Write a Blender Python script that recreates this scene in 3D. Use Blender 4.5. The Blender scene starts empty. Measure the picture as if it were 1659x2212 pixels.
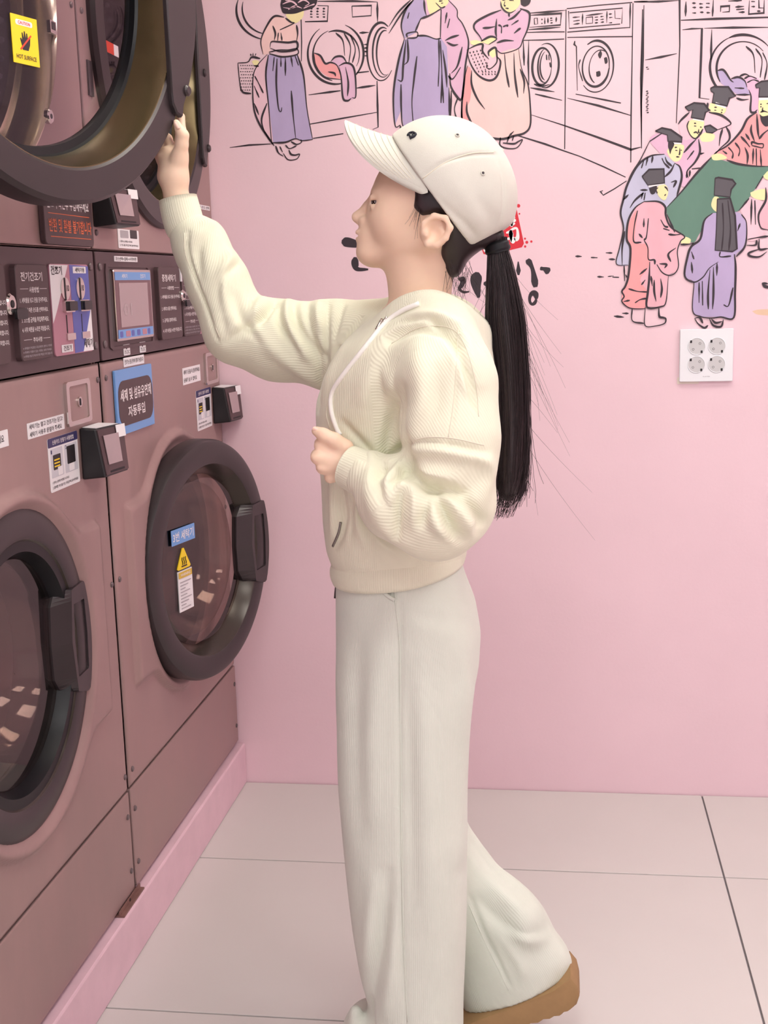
import bpy, math, random
import numpy as np
from mathutils import Vector, Matrix
random.seed(7); np.random.seed(7)

# ------------------------------------------------------------------ camera, world, lights, exposure
S = 1.08                                   # model units -> metres
FW, FH = 1659.0, 2212.0
F_PX, YAW, PITCH, ROLL = 2697.844, -0.143, -0.182, -0.028
CAM = np.array([0.821, -2.971, 1.262])
scene = bpy.context.scene
COL = scene.collection

def cam_axes():
    fw = np.array([math.sin(YAW)*math.cos(PITCH), math.cos(YAW)*math.cos(PITCH), math.sin(PITCH)])
    rt = np.array([math.cos(YAW), -math.sin(YAW), 0.0]); up = np.cross(rt, fw)
    c, s = math.cos(ROLL), math.sin(ROLL)
    return c*rt+s*up, -s*rt+c*up, fw
AX_R, AX_U, AX_F = cam_axes()
cd = bpy.data.cameras.new('camera'); cam = bpy.data.objects.new('camera', cd); COL.objects.link(cam)
cd.sensor_fit = 'VERTICAL'; cd.sensor_height = 36.0; cd.lens = 36.0*F_PX/FH; cd.clip_start = 0.02
mw = Matrix.Identity(4)
for i in range(3):
    mw[i][0], mw[i][1], mw[i][2], mw[i][3] = AX_R[i], AX_U[i], -AX_F[i], CAM[i]*S
cam.matrix_world = mw
scene.camera = cam
scene.view_settings.view_transform = 'Standard'; scene.view_settings.look = 'None'
scene.view_settings.gamma = 1.0; scene.view_settings.use_curve_mapping = False
scene.view_settings.exposure = 0.0
world = bpy.data.worlds.new('world'); scene.world = world; world.use_nodes = True
world.node_tree.nodes['Background'].inputs[0].default_value = (0.95, 0.99, 1.0, 1)
world.node_tree.nodes['Background'].inputs[1].default_value = 1.6
LAMP_STRENGTH = 10.8                        # ceiling panels

def ray(px, py):
    return (px-FW/2)/F_PX*AX_R - (py-FH/2)/F_PX*AX_U + AX_F
def at_y(px, py, Y):                       # picture point measured on a plane of constant depth
    d = ray(px, py); return CAM + d*((Y-CAM[1])/d[1])
def px_len(P):                             # size of a picture unit at a point
    return float((np.asarray(P)-CAM) @ AX_F)/F_PX

# ------------------------------------------------------------------ materials
def lin(c):
    c = c/255.0
    return c/12.92 if c <= 0.04045 else ((c+0.055)/1.055)**2.4
def rgb(r, g, b): return (lin(r), lin(g), lin(b), 1.0)
MATS = {}
def mat(name, col, rough=0.5, metal=0.0, noise=0.0, nscale=8.0, stretch=(1,1,1), bump=0.0, bscale=200.0, spec=0.5, coat=0.0, sss=0.0, sheen=0.0, rough_var=0.0):
    if name in MATS: return MATS[name]
    m = bpy.data.materials.new(name); m.use_nodes = True; nt = m.node_tree; b = nt.nodes['Principled BSDF']
    b.inputs['Base Color'].default_value = col; b.inputs['Roughness'].default_value = rough; b.inputs['Metallic'].default_value = metal
    b.inputs['Specular IOR Level'].default_value = spec; b.inputs['Coat Weight'].default_value = coat
    if sss: b.inputs['Subsurface Weight'].default_value = sss; b.inputs['Subsurface Radius'].default_value = (0.01, 0.004, 0.002); b.inputs['Subsurface Scale'].default_value = 0.6
    if sheen: b.inputs['Sheen Weight'].default_value = sheen; b.inputs['Sheen Roughness'].default_value = 0.4
    if noise or bump or rough_var:
        tc = nt.nodes.new('ShaderNodeTexCoord'); mp = nt.nodes.new('ShaderNodeMapping'); mp.inputs['Scale'].default_value = stretch
        nt.links.new(tc.outputs['Object'], mp.inputs['Vector'])
    if noise or rough_var:
        n = nt.nodes.new('ShaderNodeTexNoise'); n.inputs['Scale'].default_value = nscale; n.inputs['Detail'].default_value = 5; n.inputs['Roughness'].default_value = 0.6
        nt.links.new(mp.outputs['Vector'], n.inputs['Vector'])
    if noise:
        r = nt.nodes.new('ShaderNodeValToRGB'); r.color_ramp.elements[0].position = 0.3; r.color_ramp.elements[1].position = 0.7
        r.color_ramp.elements[0].color = tuple(c*(1-noise) for c in col[:3])+(1,); r.color_ramp.elements[1].color = tuple(min(1, c*(1+noise)) for c in col[:3])+(1,)
        nt.links.new(n.outputs['Fac'], r.inputs['Fac']); nt.links.new(r.outputs['Color'], b.inputs['Base Color'])
    if rough_var:
        mr = nt.nodes.new('ShaderNodeMapRange'); mr.inputs['From Min'].default_value = 0.3; mr.inputs['From Max'].default_value = 0.7
        mr.inputs['To Min'].default_value = rough-rough_var; mr.inputs['To Max'].default_value = rough+rough_var
        nt.links.new(n.outputs['Fac'], mr.inputs['Value']); nt.links.new(mr.outputs['Result'], b.inputs['Roughness'])
    if bump:
        n2 = nt.nodes.new('ShaderNodeTexNoise'); n2.inputs['Scale'].default_value = bscale; n2.inputs['Detail'].default_value = 3
        nt.links.new(mp.outputs['Vector'], n2.inputs['Vector'])
        bp = nt.nodes.new('ShaderNodeBump'); bp.inputs['Strength'].default_value = bump; bp.inputs['Distance'].default_value = 0.002
        nt.links.new(n2.outputs['Fac'], bp.inputs['Height']); nt.links.new(bp.outputs['Normal'], b.inputs['Normal'])
    MATS[name] = m
    return m
def emit(name, col, strength):
    m = bpy.data.materials.new(name); m.use_nodes = True; b = m.node_tree.nodes['Principled BSDF']
    b.inputs['Base Color'].default_value = (0.8, 0.8, 0.8, 1)
    b.inputs['Emission Color'].default_value = col; b.inputs['Emission Strength'].default_value = strength
    return m
def glass(name, tint, gloss=0.05, edge=0.45):
    m = bpy.data.materials.new(name); m.use_nodes = True; nt = m.node_tree; nt.nodes.remove(nt.nodes['Principled BSDF'])
    out = nt.nodes['Material Output']; t = nt.nodes.new('ShaderNodeBsdfTransparent'); g = nt.nodes.new('ShaderNodeBsdfGlossy'); mx = nt.nodes.new('ShaderNodeMixShader')
    t.inputs[0].default_value = tint; g.inputs['Roughness'].default_value = 0.02
    lw = nt.nodes.new('ShaderNodeLayerWeight'); lw.inputs['Blend'].default_value = 0.5
    pw = nt.nodes.new('ShaderNodeMath'); pw.operation = 'POWER'; pw.inputs[1].default_value = 5.0
    ad = nt.nodes.new('ShaderNodeMath'); ad.operation = 'MULTIPLY_ADD'; ad.inputs[1].default_value = edge; ad.inputs[2].default_value = gloss
    nt.links.new(lw.outputs['Facing'], pw.inputs[0]); nt.links.new(pw.outputs[0], ad.inputs[0]); nt.links.new(ad.outputs[0], mx.inputs[0]); nt.links.new(t.outputs[0], mx.inputs[1]); nt.links.new(g.outputs[0], mx.inputs[2]); nt.links.new(mx.outputs[0], out.inputs[0])
    return m

M_WALL = mat('pink_wall_paint', rgb(239, 208, 217), 0.55, noise=0.025, nscale=3, bump=0.12, bscale=120)
M_CEIL = mat('white_ceiling_paint', rgb(244, 242, 240), 0.8)
M_TILE = mat('cream_porcelain_tile', rgb(208, 204, 200), 0.34, noise=0.02, nscale=2)
M_GROUT = mat('grey_grout', rgb(120, 114, 116), 0.9)
M_PLINTH = mat('pink_plinth_paint', rgb(226, 192, 203), 0.5, noise=0.05, nscale=14)
M_METAL = mat('rose_brushed_metal', rgb(164, 136, 133), 0.40, 0.30, noise=0.11, nscale=6, stretch=(1, 1.2, 0.5), rough_var=0.08)
M_PANEL = mat('brown_control_panel', rgb(80, 60, 63), 0.42, 0.1, noise=0.05, nscale=10)
M_RING = mat('dark_brown_door_ring', rgb(56, 48, 50), 0.36, 0.15, noise=0.03, nscale=10)
M_BEZEL = mat('bronze_glossy_bezel', rgb(112, 98, 72), 0.22, 0.75, noise=0.12, nscale=9, rough_var=0.06)
M_BLACK = mat('black_rubber', rgb(18, 18, 22), 0.4, spec=0.3)
M_BLACKP = mat('black_plastic', rgb(30, 28, 30), 0.38)
M_SIGN = mat('dark_brown_sign_board', rgb(74, 55, 57), 0.45)
M_CHROME = mat('polished_chrome', rgb(215, 210, 205), 0.14, 1.0)
M_STEEL = mat('brushed_steel_drum', rgb(178, 166, 160), 0.35, 0.8, noise=0.15, nscale=12)
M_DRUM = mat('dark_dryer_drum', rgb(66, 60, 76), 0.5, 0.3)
M_SCREW = mat('grey_screw_cap', rgb(110, 98, 100), 0.4, 0.4)
M_GLASS = glass('clear_door_glass', (0.86, 0.82, 0.84, 1), 0.03)
M_SMOKE = glass('smoked_door_glass', (0.82, 0.74, 0.71, 1), 0.09)
M_WHITE = mat('white_sticker_vinyl', rgb(236, 234, 236), 0.45)
M_BLUE = mat('sky_blue_sticker', rgb(112, 160, 218), 0.4)
M_ROYAL = mat('royal_blue_plate', rgb(84, 96, 176), 0.4)
M_NAVY = mat('navy_print', rgb(52, 50, 96), 0.45)
M_PINKP = mat('pink_keypad_plate', rgb(186, 130, 146), 0.4)
M_YELLOW = mat('caution_yellow', rgb(247, 213, 38), 0.45)
M_RED = mat('red_print', rgb(222, 72, 52), 0.5)
M_ORANGE = mat('orange_print', rgb(224, 110, 62), 0.5)
M_INK = mat('black_ink_print', rgb(44, 38, 44), 0.5)
M_INKW = mat('white_ink_print', rgb(238, 232, 232), 0.5)
M_GREYP = mat('grey_print', rgb(170, 165, 170), 0.5)
M_SCREEN = mat('grey_screen_glass', rgb(170, 148, 152), 0.12, 0.0, spec=0.7)
M_OUTLET = mat('white_outlet_plastic', rgb(238, 240, 244), 0.35)
M_SOCKET = mat('grey_socket_plastic', rgb(205, 205, 206), 0.4)

# ------------------------------------------------------------------ mesh helpers (model units in, metres out)
def obj(name, verts, faces, m, parent=None, smooth=False, **props):
    me = bpy.data.meshes.new(name)
    v = np.asarray(verts, dtype=float)*S
    if parent is not None and parent.type == 'EMPTY': org = np.array(parent.location)
    elif parent is not None and 'org' in ORG.get(parent.name, {}): org = ORG[parent.name]['org']
    else: org = np.zeros(3)
    me.from_pydata((v-org).tolist(), [], faces); me.materials.append(m)
    if smooth: me.polygons.foreach_set('use_smooth', np.ones(len(me.polygons), dtype=bool))
    me.validate(); me.update()
    o = bpy.data.objects.new(name, me); COL.objects.link(o)
    if parent is not None: o.parent = parent
    ORG[o.name] = {'org': org}
    for k, x in props.items(): o[k] = x
    return o
ORG = {}
def thing(name, label, cat, loc, group=None):
    o = bpy.data.objects.new(name, None); COL.objects.link(o); o.location = Vector(loc)*S; o.empty_display_size = 0.1
    o['label'] = label; o['category'] = cat
    if group: o['group'] = group
    return o
def box_vf(x0, x1, y0, y1, z0, z1, v=None, f=None):
    v = [] if v is None else v; f = [] if f is None else f; n = len(v)
    v += [(x, y, z) for x in (x0, x1) for y in (y0, y1) for z in (z0, z1)]
    f += [tuple(n+i for i in q) for q in ((0,1,3,2),(4,6,7,5),(0,4,5,1),(2,3,7,6),(0,2,6,4),(1,5,7,3))]
    return v, f
def box(name, m, parent, x0, x1, y0, y1, z0, z1, bevel=0.0, **props):
    o = obj(name, *box_vf(x0, x1, y0, y1, z0, z1), m, parent, **props)
    if bevel:
        b = o.modifiers.new('bevel', 'BEVEL'); b.width = bevel*S; b.segments = 2
    return o
def rrect(y0, y1, z0, z1, r, n=5):
    r = min(r, (y1-y0)/2*0.98, (z1-z0)/2*0.98); out = []
    for cy, cz, a0 in ((y1-r, z1-r, 0), (y0+r, z1-r, 90), (y0+r, z0+r, 180), (y1-r, z0+r, 270)):
        for k in range(n+1):
            a = math.radians(a0+90*k/n); out.append((cy+r*math.cos(a), cz+r*math.sin(a)))
    return out
def prism_vf(poly, x0, x1, T=None, edge=0.0):
    """polygon in (y, z) extruded from x0 to x1 (front), front edge optionally chamfered"""
    n = len(poly); P = np.array(poly); c = P.mean(0)
    layers = [(x0, P)]
    if edge:
        Q = c+(P-c)*(1-edge/np.maximum(np.linalg.norm(P-c, axis=1), 1e-6))[:, None]
        layers += [(x1-edge*(1 if x1 > x0 else -1), P), (x1, Q)]
    else: layers.append((x1, P))
    v = [(x, q[0], q[1]) for x, L in layers for q in L]; f = []
    for k in range(len(layers)-1):
        for i in range(n):
            j = (i+1) % n; f.append((k*n+i, k*n+j, (k+1)*n+j, (k+1)*n+i))
    f.append(tuple(range(n))[::-1]); f.append(tuple((len(layers)-1)*n+i for i in range(n)))
    if T is not None: v = [T(q) for q in v]
    return v, f
def plate(name, m, parent, y0, y1, z0, z1, x0, x1, r=0.004, T=None, edge=0.0, **props):
    return obj(name, *prism_vf(rrect(y0, y1, z0, z1, r), x0, x1, T, edge), m, parent, **props)
def lathe_vf(prof, n=96, T=None, closed=True, c=(0, 0)):
    """profile of (radius, x) spun about the x axis through (y, z) = c"""
    v = []; f = []; k = len(prof)
    for i in range(n):
        a = 2*math.pi*i/n
        for r, x in prof: v.append((x, c[0]+r*math.cos(a), c[1]+r*math.sin(a)))
    for i in range(n):
        j = (i+1) % n
        for q in range(k if closed else k-1):
            w = (q+1) % k; f.append((i*k+q, i*k+w, j*k+w, j*k+q))
    if T is not None: v = [T(q) for q in v]
    return v, f
def lathe(name, m, parent, prof, n=96, T=None, closed=True, c=(0, 0), smooth=True, **props):
    o = obj(name, *lathe_vf(prof, n, T, closed, c), m, parent, smooth, **props)
    if smooth: sharp(o, 32)
    return o
def sharp(o, deg):
    me = o.data
    try: me.set_sharp_from_angle(angle=math.radians(deg))
    except Exception: pass
def disc(name, m, parent, c, r, x0, x1, n=24, T=None, edge=0.0, **props):
    poly = [(c[0]+r*math.cos(2*math.pi*i/n), c[1]+r*math.sin(2*math.pi*i/n)) for i in range(n)]
    return obj(name, *prism_vf(poly, x0, x1, T, edge), m, parent, **props)
_FONT = {}
def text_vf(body, bold=0.0):
    key = (body, bold)
    if key not in _FONT:
        cu = bpy.data.curves.new('type', 'FONT'); cu.body = body; cu.offset = bold; cu.resolution_u = 2; cu.align_x = 'LEFT'
        o = bpy.data.objects.new('type', cu)
        me = bpy.data.meshes.new_from_object(o)
        v = np.zeros(len(me.vertices)*3); me.vertices.foreach_get('co', v); v = v.reshape(-1, 3)[:, :2]
        f = [tuple(p.vertices) for p in me.polygons]
        bpy.data.objects.remove(o); bpy.data.meshes.remove(me)
        lo, hi = v.min(0), v.max(0); _FONT[key] = ((v-lo)/np.maximum(hi-lo, 1e-6), f)
    return _FONT[key]
def text(parent, body, y0, y1, z0, z1, x, m, bold=0.012, T=None, name='lettering'):
    uv, f = text_vf(body, bold)
    v = [(x, y0+(y1-y0)*a, z0+(z1-z0)*b) for a, b in uv]
    if T is not None: v = [T(q) for q in v]
    return obj(name, v, f, m, parent)
def grid_vf(fn, nu, nv, closed_u=False):
    v = [fn(i/(nu-(0 if closed_u else 1)), j/(nv-1)) for i in range(nu) for j in range(nv)]; f = []
    for i in range(nu if closed_u else nu-1):
        for j in range(nv-1):
            a = i*nv+j; b = ((i+1) % nu)*nv+j; f.append((a, b, b+1, a+1))
    return v, f
def tube_vf(pts, rads, n=10, caps=True):
    pts = [np.asarray(p, float) for p in pts]; v = []; f = []; up = None
    if not hasattr(rads, '__len__'): rads = [rads]*len(pts)
    for i, p in enumerate(pts):
        t = pts[min(i+1, len(pts)-1)]-pts[max(i-1, 0)]; t = t/(np.linalg.norm(t)+1e-12)
        if up is None:
            up = np.array([0, 0, 1.0]) if abs(t[2]) < 0.9 else np.array([1.0, 0, 0])
        a = np.cross(t, up); a /= np.linalg.norm(a)+1e-12; b = np.cross(a, t); up = b
        for k in range(n):
            w = 2*math.pi*k/n; v.append(tuple(p+rads[i]*(math.cos(w)*a+math.sin(w)*b)))
    for i in range(len(pts)-1):
        for k in range(n):
            j = (k+1) % n; f.append((i*n+k, i*n+j, (i+1)*n+j, (i+1)*n+k))
    if caps: f.append(tuple(range(n))[::-1]); f.append(tuple((len(pts)-1)*n+k for k in range(n)))
    return v, f
def spline(pts, n):
    P = np.array(pts, float); k = len(P)
    if k < 3: return [P[0]+(P[-1]-P[0])*t for t in np.linspace(0, 1, n)]
    Q = np.vstack([2*P[0]-P[1], P, 2*P[-1]-P[-2]]); out = []
    for t in np.linspace(0, k-1-1e-9, n):
        i = int(t); u = t-i; a, b, c, d = Q[i], Q[i+1], Q[i+2], Q[i+3]
        out.append(0.5*((2*b)+(-a+c)*u+(2*a-5*b+4*c-d)*u*u+(-a+3*b-3*c+d)*u**3))
    return out

# ------------------------------------------------------------------ room
X0, X1, Y0, Y1, ZC = -0.75, 2.75, -4.75, 0.0, 2.45
floor = obj('floor', *box_vf(X0, X1, Y0, Y1, -0.06, -0.004), M_GROUT, None, kind='structure')
TS, G = 0.594, 0.0018
xs = [1.163+TS*k for k in range(-4, 4)]; ys = [-0.433-TS*k for k in range(-1, 9)]
for i in range(len(xs)-1):
    for j in range(len(ys)-1):
        a, b = max(xs[i], X0)+G, min(xs[i+1], X1)-G; c, d = max(ys[j+1], Y0)+G, min(ys[j], Y1-0.001)-G
        if b-a > 0.02 and d-c > 0.02: box('tile', M_TILE, floor, a, b, c, d, -0.004, 0.0, bevel=0.0012)
wall_back = obj('wall_back', *box_vf(X0-0.1, X1+0.1, Y1, Y1+0.1, -0.06, ZC+0.05), M_WALL, None, kind='structure')
obj('wall_left', *box_vf(X0-0.1, X0, Y0, Y1, -0.06, ZC+0.05), M_WALL, None, kind='structure')
obj('wall_right', *box_vf(X1, X1+0.1, Y0, Y1, -0.06, ZC+0.05), M_WALL, None, kind='structure')
obj('ceiling', *box_vf(X0-0.1, X1+0.1, Y0-0.1, Y1+0.1, ZC, ZC+0.1), M_CEIL, None, kind='structure')
# shop front behind the photographer: low wall, mullions and big panes letting daylight in
v, f = box_vf(X0-0.1, X1+0.1, Y0-0.1, Y0, -0.06, 0.25); box_vf(X0-0.1, X1+0.1, Y0-0.1, Y0, 2.3, ZC+0.05, v, f)
wall_front = obj('wall_front', v, f, M_WALL, None, kind='structure')
M_MULL = mat('dark_window_frame', rgb(70, 66, 68), 0.5, 0.3)
for k in range(3):
    a = X0+(X1-X0)/3*k; b = X0+(X1-X0)/3*(k+1)
    v, f = box_vf(a, a+0.03, Y0-0.07, Y0-0.02, 0.25, 2.3); box_vf(b-0.03, b, Y0-0.07, Y0-0.02, 0.25, 2.3, v, f)
    box_vf(a+0.03, b-0.03, Y0-0.07, Y0-0.02, 0.25, 0.29, v, f); box_vf(a+0.03, b-0.03, Y0-0.07, Y0-0.02, 2.26, 2.3, v, f)
    w = obj('window_%d' % (k+1), v, f, M_MULL, None, kind='structure')
    obj('pane', *box_vf(a+0.03, b-0.03, Y0-0.05, Y0-0.044, 0.29, 2.26), M_GLASS, w)
# plinth the machines stand on
PX, PZ = 0.016, 0.107
trim_1 = obj('trim_1', *box_vf(X0, PX, -4.2, Y1-0.001, 0, PZ), M_PLINTH, None, kind='structure')
bv = trim_1.modifiers.new('bevel', 'BEVEL'); bv.width = 0.004; bv.segments = 2

# ------------------------------------------------------------------ ceiling lamps
M_LED = emit('neutral_led_diffuser', (0.985, 1.0, 0.97, 1), LAMP_STRENGTH)
M_LEDW = emit('warm_led_diffuser', (1.0, 0.95, 0.83, 1), LAMP_STRENGTH)
M_LFRAME = mat('white_lamp_frame', rgb(240, 240, 240), 0.5)
for lx, ly, lab in ((0.75, -0.85, 'above the washers near the mural'), (0.75, -2.15, 'over the middle of the aisle'), (0.75, -3.5, 'near the shop front'), (2.0, -0.85, 'over the power outlet side by the mural'), (2.0, -2.15, 'over the right side of the room'), (2.0, -3.5, 'over the right side by the shop front')):
    t = thing('ceiling_light', 'square white led ceiling panel '+lab, 'ceiling light', (lx, ly, ZC-0.03), 'led panels on the ceiling')
    w = 0.29
    v, f = [], []
    for a in ((lx-w-.015, lx-w, ly-w-.015, ly+w+.015), (lx+w, lx+w+.015, ly-w-.015, ly+w+.015), (lx-w, lx+w, ly-w-.015, ly-w), (lx-w, lx+w, ly+w, ly+w+.015)):
        box_vf(a[0], a[1], a[2], a[3], ZC-0.03, ZC-0.0005, v, f)
    obj('lamp_frame', v, f, M_LFRAME, t)
    obj('diffuser', *box_vf(lx-w+.001, lx+w-.001, ly-w+.001, ly+w-.001, ZC-0.024, ZC-0.012), M_LEDW if (lx < 1 and ly > -1.5) else M_LED, t)

# ------------------------------------------------------------------ laundry machines
ZA, ZB, ZS, ZD = 1.333, 1.135, 0.317, 0.116       # dryer bottom, control panel bottom, kick panel seam, washer bottom
ZT = 2.185
MACH = {1: (-1.613, -0.8075), 2: (-0.7965, -0.006)}
YC = {1: -1.2093, 2: -0.3975}
DZ, WZ = 1.739, 0.68                              # dryer and washer door centres
E = 0.0009                                         # sticker thickness

def hole_panel_vf(y0, y1, z0, z1, c, r, x0, x1, n=96, corner=0.0):
    """flat panel with a round hole, thickness x0..x1"""
    inner = []; outer = []
    for i in range(n):
        a = 2*math.pi*i/n; ca, sa = math.cos(a), math.sin(a)
        inner.append((c[0]+r*ca, c[1]+r*sa))
        t = min(((y1 if ca > 0 else y0)-c[0])/ca if abs(ca) > 1e-9 else 1e9, ((z1 if sa > 0 else z0)-c[1])/sa if abs(sa) > 1e-9 else 1e9)
        outer.append((c[0]+t*ca, c[1]+t*sa))
    for cy, cz in ((y0, z0), (y0, z1), (y1, z0), (y1, z1)):           # snap to corners
        k = min(range(n), key=lambda i: (outer[i][0]-cy)**2+(outer[i][1]-cz)**2); outer[k] = (cy, cz)
    v = [(x0, *q) for q in outer]+[(x1, *q) for q in outer]+[(x1, *q) for q in inner]+[(x0, *q) for q in inner]; f = []
    for k in range(4):
        a, b = k*n, ((k+1) % 4)*n
        for i in range(n):
            j = (i+1) % n; f.append((a+i, a+j, b+j, b+i))
    return v, f

def door_frame(xh, yc, zc, ro, th):
    u = np.array([math.sin(th), math.cos(th), 0]); nrm = np.array([math.cos(th), -math.sin(th), 0])
    C = np.array([xh, yc-1.05*ro, zc])+1.05*ro*u; z = np.array([0, 0, 1.0])
    return lambda q: tuple(C+nrm*q[0]+u*q[1]+z*q[2])

def frame_vf(outer, inner, x0, x1, T):
    n = len(outer)
    v = [(x0, *q) for q in outer]+[(x1, *q) for q in outer]+[(x1, *q) for q in inner]+[(x0, *q) for q in inner]; f = []
    for k in range(4):
        a, b = k*n, ((k+1) % 4)*n
        for i in range(n):
            j = (i+1) % n; f.append((a+i, a+j, b+j, b+i))
    return [T(q) for q in v], f
def resample(poly, n):
    P = np.array(list(poly)+[poly[0]]); d = np.r_[0, np.cumsum(np.linalg.norm(np.diff(P, axis=0), axis=1))]
    s = np.linspace(0, d[-1], n, endpoint=False)
    return [(np.interp(x, d, P[:, 0]), np.interp(x, d, P[:, 1])) for x in s]

def screw(parent, y, z, x=0.0, r=0.0055):
    disc('screw', M_SCREW, parent, (y, z), r, x, x+0.003, 12, edge=0.0015)

def dryer(k, xh, theta, label):
    y0, y1 = MACH[k]; yc = YC[k]
    t = thing('tumble_dryer', label, 'dryer', (-0.35, yc, ZA), 'stacked tumble dryers')
    v, f = box_vf(-0.70, -0.699, y0, y1, ZA, ZT)                       # cabinet: back, sides, top, bottom
    box_vf(-0.70, -0.012, y0, y0+0.004, ZA, ZT, v, f); box_vf(-0.70, -0.012, y1-0.004, y1, ZA, ZT, v, f)
    box_vf(-0.70, -0.012, y0+0.004, y1-0.004, ZT-0.004, ZT, v, f); box_vf(-0.70, -0.012, y0+0.004, y1-0.004, ZA, ZA+0.004, v, f)
    obj('cabinet', v, f, M_METAL, t)
    o = obj('front_panel', *hole_panel_vf(y0, y1, ZA+0.001, ZT, (yc, DZ), 0.309, -0.012, 0.0), M_METAL, t)
    b = o.modifiers.new('bevel', 'BEVEL'); b.width = 0.003; b.segments = 2; b.limit_method = 'ANGLE'; b.angle_limit = math.radians(60)
    lathe('opening_rim', mat('warm_polished_steel', rgb(222, 214, 188), 0.16, 1.0), t, [(0.309, -0.001), (0.313, 0.003), (0.309, 0.004), (0.305, -0.004), (0.302, -0.05), (0.290, -0.055), (0.288, -0.066), (0.31, -0.066)], c=(yc, DZ))
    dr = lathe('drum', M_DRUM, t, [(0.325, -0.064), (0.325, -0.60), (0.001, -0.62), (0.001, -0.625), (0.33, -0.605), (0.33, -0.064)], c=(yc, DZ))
    # embossed dimples inside the drum and on its back
    v, f = [], []
    for i in range(64):
        for j in range(22):
            a = 2*math.pi*(i+0.5*(j % 2))/64; x = -0.10-j*0.022; n0 = len(v); rr = 0.0065
            e1 = np.array([0, -math.sin(a), math.cos(a)]); nr = np.array([0, -math.cos(a), -math.sin(a)]); P = np.array([x, yc+0.325*math.cos(a), DZ+0.325*math.sin(a)])
            v.append(tuple(P+nr*0.003))
            for q in range(6): w = q*math.pi/3; v.append(tuple(P+nr*0.0003+rr*(math.cos(w)*e1+math.sin(w)*np.array([1, 0, 0]))))
            f += [(n0, n0+1+q, n0+1+(q+1) % 6) for q in range(6)]
    obj('dimples', v, f, mat('drum_dimple_metal', rgb(96, 88, 106), 0.4, 0.4), dr, smooth=True, kind='stuff')
    # door
    T = door_frame(xh, yc, DZ, 0.356, theta)
    d = lathe('door', M_RING, t, [(0.356, -0.05), (0.356, -0.008), (0.350, 0.0), (0.309, 0.0), (0.305, -0.003), (0.303, -0.05)], n=144, T=T)
    lathe('bezel', M_BEZEL, d, [(0.3052, -0.003), (0.3035, -0.0035), (0.297, -0.018), (0.286, -0.060), (0.300, -0.0605), (0.3025, -0.05)], n=144, T=T)
    lathe('gasket', M_BLACK, d, [(0.2862, -0.0595), (0.283, -0.064), (0.272, -0.066), (0.270, -0.074), (0.300, -0.074), (0.300, -0.061)], n=144, T=T)
    lathe('door_glass', M_GLASS, d, [(0.272, -0.069), (0.18, -0.069), (0.001, -0.069), (0.001, -0.072), (0.18, -0.072), (0.272, -0.072)], n=96, T=T)
    # flat handle strip along the free edge with its bolts
    arc = [(0.351*math.cos(a), 0.351*math.sin(a)) for a in np.linspace(math.radians(-33), math.radians(33), 20)]
    left = [(0.290, 0.208), (0.275, 0.203), (0.266, 0.190), (0.264, 0.175), (0.2635, 0), (0.264, -0.175), (0.266, -0.190), (0.275, -0.203), (0.290, -0.208)]
    h = obj('handle_strip', *prism_vf(arc+left, 0.0002, 0.009, T, edge=0.003), M_RING, d)
    for z in (-0.165, 0.0, 0.165): disc('bolt', M_RING, d, (0.306, z), 0.009, 0.009, 0.014, 16, T, edge=0.003)
    for z in (-0.11, 0.11): obj('hinge', [T(q) for q in box_vf(-0.045, -0.012, -0.374, -0.352, z-0.03, z+0.03)[0]], box_vf(0, 1, 0, 1, 0, 1)[1], M_RING, d)
    for z in (ZA+0.03, DZ, ZT-0.03):
        for y in (y0+0.018, y1-0.018): screw(t, y, z)
    return t, d, T

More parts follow.
